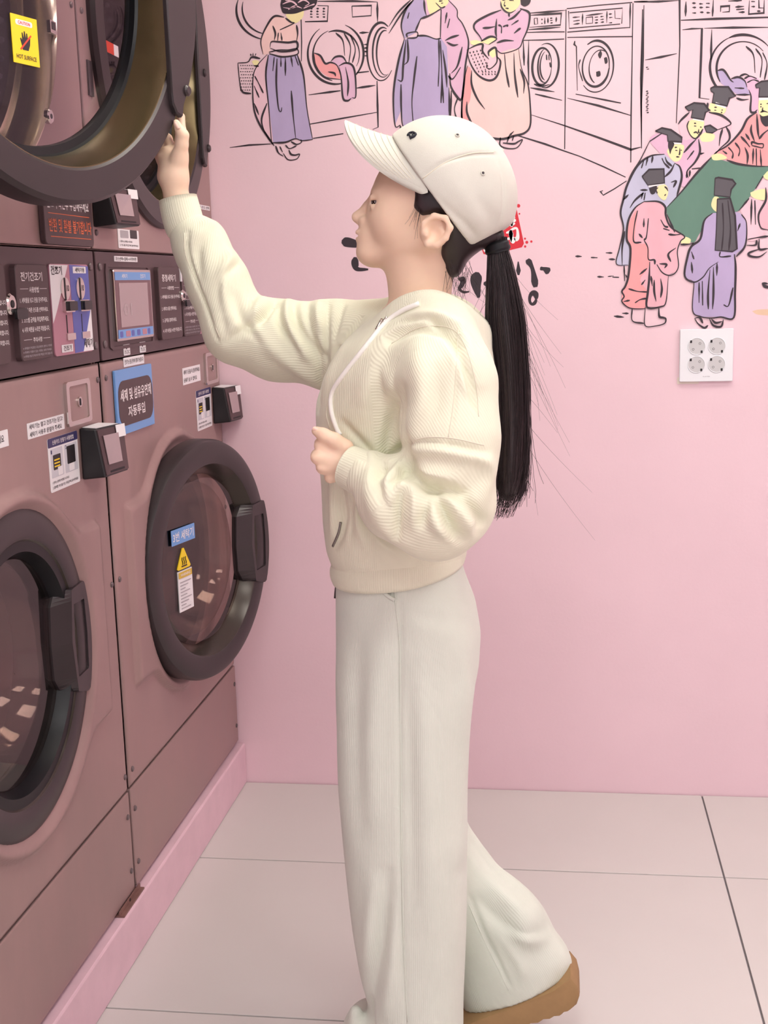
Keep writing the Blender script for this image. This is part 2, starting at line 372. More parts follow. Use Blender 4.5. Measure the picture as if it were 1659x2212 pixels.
def card_reader(t, y0, z0, z1, w=0.088, label_txt=None):
    """slanted payment terminal bolted to the front"""
    yb = y0+w
    pts = lambda y, a, b: [(0.0005, y, z0), (b, y, z0+0.004), (a, y, z1), (0.0005, y, z1+0.002)]
    A, B = pts(y0, 0.030, 0.043), pts(yb, 0.047, 0.053)
    v = A+B; f = [(0, 3, 2, 1), (4, 5, 6, 7), (0, 1, 5, 4), (1, 2, 6, 5), (2, 3, 7, 6), (3, 0, 4, 7)]
    r = obj('card_reader', v, f, M_BLACKP, t)
    b = r.modifiers.new('bevel', 'BEVEL'); b.width = 0.003; b.segments = 2
    P = [np.array(A[1]), np.array(B[1]), np.array(B[2]), np.array(A[2])]
    n = np.cross(P[1]-P[0], P[3]-P[0]); n /= np.linalg.norm(n)
    if n[0] < 0: n = -n
    def quad(u0, u1, w0, w1, off, th=0.001):
        q = []
        for o_ in (off, off+th):
            for (u, w) in ((u0, w0), (u1, w0), (u1, w1), (u0, w1)):
                q.append(tuple((P[0]*(1-u)*(1-w)+P[1]*u*(1-w)+P[2]*u*w+P[3]*(1-u)*w)+n*o_))
        return q, [(3, 2, 1, 0), (4, 5, 6, 7), (0, 1, 5, 4), (1, 2, 6, 5), (2, 3, 7, 6), (3, 0, 4, 7)]
    obj('face_plate', *quad(0.03, 0.98, 0.04, 0.97, 0.0, 0.0015), M_PANEL, r)
    obj('screen', *quad(0.16, 0.72, 0.24, 0.84, 0.003), M_SCREEN, r)
    obj('card_slot', *quad(0.2, 0.8, 0.07, 0.11, 0.0016, 0.0006), M_BLACK, r)
    obj('price_sticker', *quad(0.66, 1.0, 0.74, 1.0, 0.0032, 0.0006), M_WHITE, r)
    # white label on top
    top = [np.array(q) for q in (A[2], B[2], B[3], A[3])]
    q = []
    for o_ in (0.0004, 0.001):
        for (u, w) in ((0.08, 0.1), (0.92, 0.1), (0.92, 0.9), (0.08, 0.9)):
            q.append(tuple(top[0]*(1-u)*(1-w)+top[1]*u*(1-w)+top[2]*u*w+top[3]*(1-u)*w+np.array([0, 0, o_])))
    obj('top_label', q, [(3, 2, 1, 0), (4, 5, 6, 7), (0, 1, 5, 4), (1, 2, 6, 5), (2, 3, 7, 6), (3, 0, 4, 7)], M_WHITE, r)
    return r

def card_sticker(t, y0, y1, z0, z1):
    s = plate('card_reader_sticker', M_WHITE, t, y0, y1, z0, z1, 0.0002, E, 0.004)
    h = z1-z0; w = y1-y0
    plate('sticker_band', M_NAVY, s, y0, y1, z1-h*0.17, z1, E, E+0.0003, 0.003)
    text(s, '신용카드 단말기 사용방법', y0+w*0.14, y1-w*0.14, z1-h*0.13, z1-h*0.045, E+0.0005, M_INKW)
    M_LG = mat('light_grey_print', rgb(205, 205, 212), 0.5)
    for a, b in ((0.06, 0.46), (0.52, 0.95)):
        plate('picture_field', M_LG, s, y0+w*a, y0+w*b, z0+h*0.26, z0+h*0.80, E, E+0.0003, 0.002)
    for a, b, c, d in ((0.13, 0.38, 0.40, 0.68), (0.60, 0.88, 0.42, 0.76)):
        plate('terminal_picture', M_BLACKP, s, y0+w*a, y0+w*b, z0+h*c, z0+h*d, E+0.0003, E+0.0006, 0.002)
    for q in range(3): plate('yellow_bar', M_YELLOW, s, y0+w*0.16, y0+w*0.34, z0+h*(0.45+q*0.06), z0+h*(0.475+q*0.06), E+0.0006, E+0.0008, 0.0005)
    plate('card_picture', M_WHITE, s, y0+w*0.26, y0+w*0.42, z0+h*0.28, z0+h*0.44, E+0.0006, E+0.0009, 0.002)
    plate('card_picture', M_WHITE, s, y0+w*0.64, y0+w*0.82, z0+h*0.28, z0+h*0.42, E+0.0006, E+0.0009, 0.002)
    text(s, '1', y0+w*0.07, y0+w*0.11, z0+h*0.71, z0+h*0.78, E+0.0005, M_NAVY); text(s, '2', y0+w*0.55, y0+w*0.60, z0+h*0.72, z0+h*0.79, E+0.0005, M_NAVY)
    text(s, '1 원하는 금액의 버튼을 누르세요', y0+w*0.06, y0+w*0.62, z0+h*0.15, z0+h*0.20, E+0.0003, M_INK)
    text(s, '2 결제할 카드를 카드 투입구에 넣어주세요', y0+w*0.06, y0+w*0.93, z0+h*0.055, z0+h*0.11, E+0.0003, M_INK)
    return s

def latch_plate(t, y0, y1, z0, z1):
    o = frame_vf(resample(rrect(y0, y1, z0, z1, 0.006), 48), resample(rrect(y0+0.012, y1-0.012, z0+0.008, z1-0.008, 0.004), 48), -0.004, 0.006, lambda q: q)
    l = obj('lock_frame', *o, M_CHROME, t)
    plate('lock_plate', M_METAL, l, y0+0.011, y1-0.011, z0+0.007, z1-0.007, -0.003, 0.003, 0.004)
    c = ((y0+y1)/2+0.004, (z0+z1)/2)
    disc('lock_barrel', M_CHROME, l, c, 0.009, 0.003, 0.006, 20)
    plate('keyhole', M_BLACK, l, c[0]-0.004, c[0]+0.002, c[1]-0.006, c[1]+0.006, 0.006, 0.0066, 0.001)
    return l

def sign(t, y0, y1, z0, z1, lines, x1=0.010, m=M_SIGN, r=0.009, name='instruction_sign'):
    s = plate(name, m, t, y0, y1, z0, z1, 0.0015, x1, r, edge=0.0012)
    for body, a, b, c, d, mm in lines:
        y, Y = y0+(y1-y0)*a, y0+(y1-y0)*b; z, Zz = z1-(z1-z0)*d, z1-(z1-z0)*c
        if body == '-': plate('rule', mm, s, y, Y, z, Zz, x1, x1+0.0005, 0.0003)
        else: text(s, body, y, Y, z, Zz, x1+0.0004, mm)
    return s

def smooth01(t): t = np.clip(t, 0, 1); return t*t*(3-2*t)

def washer(k, xh, theta, label):
    y0, y1 = MACH[k]; yc = YC[k]
    t = thing('washing_machine', label, 'washing machine', (-0.35, yc, PZ), 'stacked washing machines')
    v, f = box_vf(-0.70, -0.699, y0, y1, ZD, ZA-0.004)
    box_vf(-0.70, -0.014, y0, y0+0.004, ZD, ZA-0.004, v, f); box_vf(-0.70, -0.014, y1-0.004, y1, ZD, ZA-0.004, v, f)
    box_vf(-0.70, -0.014, y0+0.004, y1-0.004, ZA-0.008, ZA-0.004, v, f); box_vf(-0.70, -0.014, y0+0.004, y1-0.004, ZD, ZD+0.004, v, f)
    obj('cabinet', v, f, M_METAL, t)
    for x in (-0.62, -0.06):
        for y in (y0+0.07, y1-0.07): obj('foot', *prism_vf([(y+0.02*math.cos(a), 0) for a in (0,)]*0 or rrect(y-0.02, y+0.02, PZ, ZD, 0.002), x-0.02, x+0.02), M_BLACKP, t)
    # kick panel
    o = box('kick_panel', M_METAL, t, -0.012, 0.0, y0, y1, ZD, ZS-0.0018, bevel=0.002)
    # pressed front panel with raised collar round the door
    NY, NZ = 132, 132; v = []; f = []; za, zb = ZS+0.0018, ZB-0.002
    yy = np.linspace(y0, y1, NY); zz = np.linspace(za, zb, NZ)
    for i in range(NY):
        for j in range(NZ):
            dy, dz = yy[i]-yc, zz[j]-WZ; r = math.hypot(dy, dz)
            rect = max(abs(dy)-0.322, abs(dz)-0.17); a = 0.5*(rect+(r-0.276))-0.5*math.sqrt((rect-(r-0.276))**2+0.0006)
            h = 0.012*(1-float(smooth01((a+0.002)/0.011)))
            h -= 0.016*(1-float(smooth01((r-0.250)/0.022)))
            edge = min(yy[i]-y0, y1-yy[i], zz[j]-za, zb-zz[j]); h -= 0.003*(1-min(1, edge/0.004))**2
            v.append((h, yy[i], zz[j]))
    for i in range(NY-1):
        for j in range(NZ-1):
            a = i*NZ+j
            cy_, cz_ = (yy[i]+yy[i+1])/2-yc, (zz[j]+zz[j+1])/2-WZ
            if math.hypot(cy_, cz_) > 0.205: f.append((a, a+NZ, a+NZ+1, a+1))
    o = obj('front_panel', v, f, M_METAL, t, smooth=True)
    sm = o.modifiers.new('solid', 'SOLIDIFY'); sm.thickness = 0.003; sm.offset = -1
    # tub
    lathe('boot_gasket', M_BLACK, t, [(0.228, -0.0085), (0.228, -0.002), (0.19, -0.002), (0.178, -0.03), (0.172, -0.10), (0.20, -0.10), (0.20, -0.0085)], c=(yc, WZ))
    lathe('drum', M_STEEL, t, [(0.245, -0.10), (0.245, -0.52), (0.001, -0.54), (0.001, -0.545), (0.25, -0.525), (0.25, -0.10)], c=(yc, WZ))
    # door
    T = door_frame(xh, yc, WZ, 0.262, theta)
    d = lathe('door', M_RING, t, [(0.258, -0.05), (0.262, -0.046), (0.262, -0.016), (0.257, -0.005), (0.248, 0.0), (0.214, 0.0), (0.209, -0.003), (0.205, -0.05)], n=128, T=T)
    lathe('bezel', mat('dark_bronze_bezel', rgb(66, 60, 54), 0.25, 0.5), d, [(0.2092, -0.003), (0.206, -0.006), (0.190, -0.030), (0.186, -0.036), (0.19, -0.05), (0.205, -0.05)], n=128, T=T)
    lathe('door_glass', M_SMOKE, d, [(0.188, -0.034), (0.178, -0.026), (0.10, -0.0235), (0.001, -0.0225), (0.001, -0.026), (0.10, -0.027), (0.176, -0.031), (0.188, -0.038)], n=96, T=T)
    # glass bowl reaching into the tub
    lathe('glass_bowl', M_SMOKE, d, [(0.165, -0.05), (0.155, -0.08), (0.13, -0.11), (0.001, -0.118), (0.001, -0.121), (0.132, -0.113), (0.158, -0.082), (0.168, -0.05)], n=72, T=T)
    # handle with finger pocket
    out = [(0.150, 0.066), (0.172, 0.090), (0.236, 0.094)]+[(0.258*math.cos(a), 0.258*math.sin(a)) for a in np.linspace(math.radians(21), math.radians(-24), 14)]+[(0.225, -0.106), (0.168, -0.088), (0.146, -0.060), (0.143, 0.0)]
    out = resample(out, 64); inn = resample([(0.190, 0.062), (0.236, 0.060), (0.240, 0.0), (0.236, -0.064), (0.190, -0.066), (0.184, 0.0)], 64)
    i0 = min(range(64), key=lambda i: (inn[i][0]-out[0][0])**2+(inn[i][1]-out[0][1])**2); inn = inn[i0:]+inn[:i0]
    nn = 64; fr = [(max(q[0], 0.172+0.012*abs(q[1])/0.09), q[1]*(0.97 if q[0] < 0.24 else 1)) for q in out]
    v = [(-0.034, *q) for q in out]+[(-0.022, *q) for q in out]+[(0.003, *q) for q in fr]+[(0.003, *q) for q in inn]+[(-0.03, *q) for q in inn]; f = []
    for a_ in range(5):
        p0, p1 = a_*nn, ((a_+1) % 5)*nn
        f += [(p0+i, p0+(i+1) % nn, p1+(i+1) % nn, p1+i) for i in range(nn)]
    h = obj('handle', [T(q) for q in v], f, M_RING, d)
    b = h.modifiers.new('bevel', 'BEVEL'); b.width = 0.0025; b.segments = 2; b.limit_method = 'ANGLE'; b.angle_limit = math.radians(40)
    obj('finger_pocket', *prism_vf([(q[0], q[1]) for q in resample(inn, 40)], -0.03, -0.010, T), mat('grey_finger_pocket', rgb(98, 98, 94), 0.35, 0.3), d)
    for z in (-0.09, 0.09): obj('hinge', [T(q) for q in box_vf(-0.05, -0.014, -0.285, -0.256, z-0.035, z+0.035)[0]], box_vf(0, 1, 0, 1, 0, 1)[1], M_BLACKP, d)
    # control panel
    o = plate('control_panel', M_PANEL, t, y0, y1, ZB+0.001, ZA-0.003, -0.014, 0.002, 0.003, edge=0.0015)
    for z in (ZB+0.03, ZA-0.03):
        for y in (y0+0.018, y1-0.018): screw(t, y, z, 0.002, 0.007)
    for z in (1.104, 0.727, 0.351, 0.27, 0.16):
        for y in (y0+0.017, y1-0.014): screw(t, y, z)
    return t, d, T

W, K = M_INKW, M_INK
SMALL = [('※ 세탁물의 투입량은 드럼 용량의 3분의 2 이하로', .05, .95), ('※ 화재의 위험이 있는 의류는 넣지 마세요', .05, .93), ('※ 세탁물 분실 및 파손에 대한 책임은 지지 않습니다', .05, .95)]
def dryer_sign_lines(tt='전기건조기'):
    L = [(tt, .14, .80, .08, .175, W), ('-', .10, .34, .253, .257, W), ('사용방법', .37, .66, .235, .295, W), ('-', .70, .92, .253, .257, W),
         ('1. 세탁물을 넣고 문을 닫아주세요.', .07, .92, .345, .40, W), ('옷감에 따른 온도를 선택하세요.', .12, .92, .45, .50, W), ('3. 코스별 금액을 투입해주세요.', .07, .92, .55, .605, W),
         ('4. 시작 버튼을 누르면 작동됩니다.', .07, .92, .65, .705, W), ('-', .10, .34, .78, .784, W), ('주의사항', .38, .66, .762, .815, W), ('-', .70, .92, .78, .784, W)]
    for i, (s, a, b) in enumerate(SMALL): L.append((s, a, b, .855+.042*i, .88+.042*i, M_GREYP))
    return L

# --- near tower
D1, d1, T1 = dryer(1, 0.034, 0.272, 'dusty pink dryer with its big round door swung open in the hand of the person')
W1, w1, TW1 = washer(1, 0.004, 0.0, 'dusty pink washing machine with closed door, below the open dryer')
g = plate('caution_sticker', M_YELLOW, d1, -0.0195, 0.037, -0.1595, -0.094, -0.069, -0.0680, 0.001, T1)
plate('caution_shape', M_WHITE, d1, -0.010, 0.026, -0.1075, -0.1000, -0.068, -0.0677, 0.003, T1)
text(d1, 'CAUTION', -0.005, 0.021, -0.1060, -0.1015, -0.0674, M_RED, T=T1); text(d1, 'HOT SURFACE', -0.013, 0.030, -0.1530, -0.1470, -0.0674, K, T=T1)
hand = [(0.002, -0.140), (0.014, -0.140), (0.018, -0.132), (0.0195, -0.1225), (0.0170, -0.1215), (0.0145, -0.127), (0.0135, -0.117), (0.0115, -0.1165), (0.0105, -0.125), (0.0085, -0.1145), (0.0065, -0.1145), (0.0060, -0.125), (0.0035, -0.1165), (0.0018, -0.117), (0.0020, -0.127), (-0.001, -0.124), (-0.0025, -0.1255), (0.0005, -0.134)]
obj('hand_pictogram', *prism_vf(hand, -0.068, -0.0676, T1), K, d1)
obj('red_stroke', *prism_vf([(-0.004, -0.139), (-0.002, -0.1405), (0.022, -0.1195), (0.020, -0.118)], -0.0675, -0.0671, T1), M_RED, d1)
# latch and lock on the dryer front seen through the open door
l = plate('door_latch', M_CHROME, D1, -0.937, -0.911, 1.674, 1.694, 0.0, 0.006, 0.002); plate('latch_slot', M_BLACK, l, -0.931, -0.917, 1.680, 1.692, 0.006, 0.0066, 0.001)
l = disc('front_lock', M_CHROME, D1, (-0.965, 1.54), 0.012, 0.0, 0.008, 24, edge=0.002); disc('keyhole', M_BLACK, l, (-0.965, 1.54), 0.004, 0.008, 0.0085, 12)
sign(D1, -1.030, -0.818, 1.3365, 1.432, [('건조기 확인후 투입해주세요', .06, .92, .19, .40, W), ('-', .08, .92, .475, .487, M_ORANGE), ('반환 및 환불 불가합니다', .08, .95, .56, .79, M_ORANGE), ('-', .10, .93, .86, .872, M_ORANGE)], name='refund_notice_sign')
sign(W1, -1.159, -1.037, 1.158, 1.304, dryer_sign_lines(), x1=0.012)
sign(W1, -1.330, -1.196, 1.158, 1.304, [('대형세탁기', .14, .82, .08, .175, W), ('사용방법', .37, .66, .235, .295, W)]+[('%d. 세탁 코스를 선택하고 시작합니다.' % (i+1), .06, .98, .36+.1*i, .41+.1*i, W) for i in range(5)], x1=0.012)
l = disc('panel_lock', M_CHROME, W1, (-1.177, 1.245), 0.016, 0.002, 0.012, 24, edge=0.003); disc('keyhole', M_BLACK, l, (-1.177, 1.245), 0.006, 0.012, 0.0128, 16)
plate('lock_key', M_BLACKP, l, -1.174, -1.135, 1.222, 1.238, 0.0125, 0.017, 0.004)
def coin_plate(t, y0, y1, z0, z1, full=True):
    x = 0.0045; w = y1-y0; h = z1-z0; Y = lambda a: y0+w*a; Z = lambda b: z0+h*b
    c = plate('coin_plate', M_PINKP, t, y0, y1, z0, z1, 0.0022, x, 0.008)
    if not full: return c
    obj('blue_half', *prism_vf([(Y(.5), Z(.005)), (Y(.995), Z(.02)), (Y(.995), Z(.98)), (Y(.5), Z(.995))], x, x+.0004), M_ROYAL, c)
    obj('white_corner', *prism_vf([(Y(.005), Z(.99)), (Y(.46), Z(.99)), (Y(.12), Z(.5)), (Y(.005), Z(.36))], x, x+.0004), M_WHITE, c)
    obj('white_corner', *prism_vf([(Y(.72), Z(.01)), (Y(.995), Z(.01)), (Y(.995), Z(.5))], x+.0004, x+.0008), M_WHITE, c)
    text(c, '건조기', Y(.03), Y(.30), Z(.88), Z(.98), x+.0008, K, .02); text(c, '세탁기', Y(.74), Y(.98), Z(.05), Z(.15), x+.0012, K, .02)
    plate('name_tag', M_WHITE, c, Y(.58), Y(.92), Z(.90), Z(.975), x+.0004, x+.001, .001); text(c, '세탁기용', Y(.63), Y(.88), Z(.91), Z(.965), x+.0014, K)
    plate('name_tag', M_WHITE, c, Y(.16), Y(.44), Z(.03), Z(.115), x+.0004, x+.001, .001); text(c, '건조기', Y(.20), Y(.40), Z(.045), Z(.105), x+.0014, K)
    for a, b in ((.33, .12), (.72, .55)):
        disc('coin_dial', M_CHROME, c, (Y(a+.02), Z(.73)), w*.11, x+.0004, x+.002, 24)
        plate('coin_slot', M_BLACK, c, Y(a-.015), Y(a+.015), Z(.60), Z(.85), x+.002, x+.0026, .0005)
        text(c, '10', Y(a+.04), Y(a+.10), Z(.70), Z(.77), x+.0022, K)
        q = plate('coin_button', M_CHROME, c, Y(a-.07), Y(a+.17), Z(.47), Z(.60), x, x+.006, .003); 
        plate('button_face', M_BLACKP, c, Y(a-.05), Y(a+.15), Z(.485), Z(.59), x+.006, x+.012, .003)
        plate('guide_slot', M_BLACK, c, Y(a), Y(a+.02), Z(.24), Z(.44), x, x+.0006, .0005)
        plate('return_chute', M_CHROME, c, Y(a-.03), Y(a+.18), Z(.16), Z(.235), x, x+.003, .002)
    return c
coin_plate(W1, -1.013, -0.842, 1.157, 1.306)
latch_plate(W1, -0.981, -0.873, 1.037, 1.112)
s = plate('notice_sticker', M_WHITE, W1, -1.135, -0.988, 1.036, 1.061, 0.0002, E, 0.001)
text(s, '세탁기는 열고 건조기는 닫고!', -1.129, -0.994, 1.0505, 1.0585, E+.0003, K); text(s, '세탁기 사용후 문열어 주세요', -1.129, -1.0, 1.0385, 1.0465, E+.0003, K)
s = plate('notice_sticker', M_WHITE, W1, -1.32, -1.205, 1.036, 1.061, 0.0002, E, 0.001); text(s, '동전을 넣어주세요', -1.31, -1.22, 1.043, 1.055, E+.0003, K)
card_sticker(W1, -1.063, -0.937, 0.939, 1.027)
card_reader(W1, -0.925, 0.939, 1.027)
z_lab = plate('number_sticker', M_BLUE, w1, -0.145, -0.045, 0.060, 0.092, -0.0240, -0.0220, 0.001, TW1); text(w1, '2번 세탁기', -0.139, -0.051, 0.066, 0.086, -0.0208, W, T=TW1)
def heat_sticker(d, T, yc_, z0, z1, w):
    tri = [(yc_-w/2, z0+.003), (yc_-w/2+.004, z0), (yc_+w/2-.004, z0), (yc_+w/2, z0+.003), (yc_+.003, z1), (yc_-.003, z1)]
    obj('heat_warning_sticker', *prism_vf(tri, -0.0240, -0.0220, T), M_YELLOW, d)
    for q in (-.007, 0, .007):
        pts = [T((-0.021, yc_+q+.0015*math.sin(s*6.3), z0+.009+.016*s)) for s in np.linspace(0, 1, 8)]
        obj('heat_mark', *tube_vf(pts, .0009, 5), K, d)
    plate('heat_mark', K, d, yc_-.011, yc_+.011, z0+.005, z0+.0075, -0.0212, -0.0208, .0003, T)
heat_sticker(w1, TW1, -0.10, -0.002, 0.044, 0.055)

# --- far tower by the mural
D2, d2, T2 = dryer(2, 0.015, 0.0, 'dusty pink dryer with closed round door beside the mural wall')
W2, w2, TW2 = washer(2, 0.013, 0.235, 'dusty pink washing machine with ajar door and number 3 sticker beside the mural wall')
plate('red_patch', M_RED, D2, -0.665, -0.625, 1.69, 1.71, 0.0002, E, 0.001); plate('white_patch', M_WHITE, D2, -0.625, -0.60, 1.69, 1.71, 0.0002, E, 0.001)  # plain red and white rectangles side by side on the dryer front
card_reader(D2, -0.790, 1.372, 1.44, w=0.10)
s = plate('card_reader_sticker', M_WHITE, D2, -0.668, -0.549, 1.3385, 1.374, 0.0002, E, 0.003)
plate('terminal_picture', M_BLACKP, s, -0.60, -0.56, 1.358, 1.374, E, E+.0003, .002); plate('picture_field', M_GREYP, s, -0.655, -0.61, 1.358, 1.372, E, E+.0003, .002)
text(s, '1 원하는 금액을 누르세요', -0.66, -0.59, 1.3495, 1.3535, E+.0003, K); text(s, '2 카드를 투입구에 넣어주세요', -0.66, -0.556, 1.3425, 1.3465, E+.0003, K)
s = plate('notice_sticker', M_WHITE, D2, -0.135, -0.022, 1.439, 1.449, 0.0002, E, 0.001); text(s, '건조 온도 선택', -0.128, -0.03, 1.441, 1.447, E+.0003, K)
s = plate('notice_sticker', M_WHITE, W2, -0.702, -0.572, 1.3135, 1.3235, 0.0022, 0.003, 0.001); text(s, '코스선택+결제→시작버튼', -0.696, -0.578, 1.315, 1.322, 0.0033, K)
# touch screen unit
o = frame_vf(resample(rrect(-0.756, -0.500, 1.152, 1.309, .006), 48), resample(rrect(-0.748, -0.508, 1.158, 1.303, .005), 48), 0.0, 0.0045, lambda q: q)
obj('screen_recess', *o, M_PANEL, W2)
sc = plate('touch_screen', M_CHROME, W2, -0.731, -0.519, 1.167, 1.299, 0.002, 0.010, 0.005, edge=0.001)
plate('screen_field', mat('screen_border', rgb(112, 78, 84), .3), sc, -0.726, -0.524, 1.172, 1.294, 0.010, 0.0104, 0.002)
plate('screen_bar', M_BLUE, sc, -0.726, -0.524, 1.279, 1.294, 0.0104, 0.0108, 0.001); plate('screen_bar', M_BLUE, sc, -0.726, -0.524, 1.172, 1.188, 0.0104, 0.0108, 0.001)
plate('display', M_SCREEN, sc, -0.708, -0.545, 1.192, 1.274, 0.0104, 0.0110, 0.001)
text(sc, '세탁기', -0.69, -0.66, 1.2825, 1.2905, 0.0111, W); text(sc, '건조기', -0.585, -0.555, 1.2825, 1.2905, 0.0111, W)
text(sc, '01', -0.69, -0.645, 1.213, 1.236, 0.0113, mat('faint_grey_print', rgb(178, 160, 164), .3))
for i, (mm, ww) in enumerate(((M_ROYAL, .016), (M_PINKP, .026), (M_ROYAL, .016), (M_ROYAL, .018), (M_PINKP, .026), (M_ROYAL, .014))):
    a = -0.718+i*0.032; plate('coin_icon', mm, sc, a, a+ww, 1.174, 1.185, 0.0108, 0.0111, 0.003)
for a in (-0.683, -0.590):
    s = plate('tap_sticker', M_WHITE, W2, a, a+0.036, 1.1385, 1.159, 0.0022, 0.003, 0.002); text(s, '1% DC' if a < -.6 else '7% DC', a+.004, a+.032, 1.141, 1.148, .0033, K)
    disc('tap_mark', K, s, (a+.016, 1.1525), .003, .003, .0034, 10)
sign(W2, -0.474, -0.328, 1.157, 1.305, [('중형세탁기', .14, .78, .10, .20, W), ('-', .10, .32, .285, .289, W), ('사용방법', .36, .66, .262, .315, W), ('-', .70, .92, .285, .289, W), ('1. 세탁물을 넣고 문을 닫아주세요.', .05, .95, .385, .435, W), ('2. 세탁코스를 선택하세요.', .06, .75, .545, .60, W), ('3. 금액을 결제하세요.', .07, .72, .705, .76, W), ('4. 시작 버튼을 누르면 작동됩니다.', .06, .95, .85, .905, W)], x1=0.012)
sign(W2, -0.317, -0.190, 1.157, 1.304, dryer_sign_lines(), x1=0.012)
plate('white_tab', M_WHITE, W2, -0.3255, -0.3185, 1.275, 1.303, .002, .014, .001)
l = disc('panel_lock', M_CHROME, W2, (-0.3225, 1.245), 0.013, 0.012, 0.018, 24, edge=0.003); disc('keyhole', M_BLACK, l, (-0.3225, 1.245), 0.005, 0.018, 0.0188, 16)
plate('lock_key', M_BLACKP, l, -0.320, -0.285, 1.222, 1.236, 0.0185, 0.022, 0.004)
c = coin_plate(W2, -0.178, -0.030, 1.157, 1.306)
s = plate('notice_sticker', M_WHITE, W2, -0.682, -0.563, 1.1165, 1.134, 0.0002, E, 0.001); text(s, '건조기는 문을 닫아야 결제 가능합니다', -0.677, -0.568, 1.121, 1.13, E+.0003, K)
b = sign(W2, -0.747, -0.535, 0.992, 1.114, [], x1=0.006, m=M_BLUE, r=0.002, name='detergent_sign')
plate('sign_field', M_SIGN, b, -0.738, -0.540, 1.008, 1.093, 0.006, 0.0066, 0.028)
text(b, '세제 및 섬유유연제', -0.728, -0.550, 1.054, 1.077, 0.0070, W, .02); text(b, '자동투입', -0.690, -0.592, 1.022, 1.043, 0.0070, W, .02)
latch_plate(W2, -0.142, -0.036, 1.037, 1.111)
s = plate('notice_sticker', M_WHITE, W2, -0.311, -0.175, 1.051, 1.088, 0.0002, E, 0.001)
text(s, '세탁기 문을 꼭 열어주세요', -0.305, -0.181, 1.073, 1.083, E+.0003, K); text(s, '냄새가 날 수 있어요', -0.305, -0.205, 1.056, 1.066, E+.0003, K)
card_sticker(W2, -0.219, -0.098, 0.938, 1.030)
card_reader(W2, -0.085, 0.94, 1.025, w=0.076)
plate('number_sticker', M_BLUE, w2, -0.136, -0.041, 0.056, 0.089, -0.0216, -0.0206, 0.001, TW2); text(w2, '3번 세탁기', -0.130, -0.047, 0.0625, 0.0825, -0.0202, W, T=TW2)
heat_sticker(w2, TW2, -0.090, 0.0, 0.044, 0.054)
plate('warning_label', M_WHITE, w2, -0.117, -0.059, -0.090, -0.003, -0.0240, -0.0220, 0.001, TW2)
plate('warning_band', mat('ochre_band', rgb(214, 180, 70), .5), w2, -0.115, -0.061, -0.018, -0.005, -0.0212, -0.0208, 0.001, TW2)
text(w2, 'WARNING', -0.108, -0.068, -0.0145, -0.0085, -0.0205, W, T=TW2)
for i in range(9):
    z = -0.026-i*0.007; plate('print_line', M_GREYP, w2, -0.111, -0.067-0.006*(i*7 % 5), z-.0018, z, -0.0212, -0.0208, .0003, TW2)
# anchor bracket across the joint of the two towers, bolted to the plinth top
M_RUST = mat('brown_anchor_bracket', rgb(138, 104, 96), 0.5, 0.3, noise=0.15, nscale=30)
br = box('anchor_bracket', M_RUST, W1, -0.02, 0.0125, -0.905, -0.79, PZ+0.0005, PZ+0.004); 
plate('bracket_lip', M_RUST, br, -0.905, -0.79, PZ+0.004, PZ+0.012, 0.0022, 0.0045, 0.001)
disc('bolt_hole', M_BLACK, br, (-0.85, PZ+.008), 0.0035, 0.0045, 0.0049, 10)

# ------------------------------------------------------------------ power outlet on the mural wall
ox, oz = 1.093, 1.136
po = thing('power_outlet', 'white four-socket power outlet plate mounted below the mural', 'power outlet', (ox+.06, 0, oz-.06))
def TY(q): return (q[1], -q[0], q[2])                     # (out, x, z) on the back wall
plate('cover_plate', M_OUTLET, po, ox, ox+.12, oz-.12, oz, 0.0003, 0.010, .002, TY, edge=.0015)
plate('backing_plate', mat('cream_backing', rgb(236, 224, 212), .6), po, ox-.004, ox+.045, oz-.1255, oz-.110, 0.0001, 0.002, .001, TY)
for cx_ in (0.0375, 0.083):
    for cz_ in (-0.039, -0.0805):
        c0 = (ox+cx_, oz+cz_)
        s = obj('socket', *lathe_vf([(0.0192, 0.0098), (0.0198, 0.0112), (0.0186, 0.0112), (0.0178, 0.0102)], 40, TY, True, c0), M_OUTLET, po, smooth=True)
        disc('socket_face', M_SOCKET, s, c0, 0.0183, 0.010, 0.0104, 32, TY)
        for sx, sz in ((-.0075, -.0065), (.0075, .0065)): disc('pin_hole', M_BLACKP, s, (c0[0]+sx, c0[1]+sz), .0026, .0104, .0108, 12, TY); disc('pin_ring', M_SOCKET, s, (c0[0]+sx, c0[1]+sz), .0019, .0108, .0111, 12, TY)
        for sx, sz in ((-.0125, .011), (.0115, -.0125)): plate('earth_clip', M_BLACKP, s, c0[0]+sx-.0022, c0[0]+sx+.0022, c0[1]+sz-.003, c0[1]+sz+.003, .0104, .0112, .0005, TY)
text(po, 'PLANTEK', ox+.053, ox+.069, oz-.1095, oz-.1075, .0102, M_GREYP, T=TY)

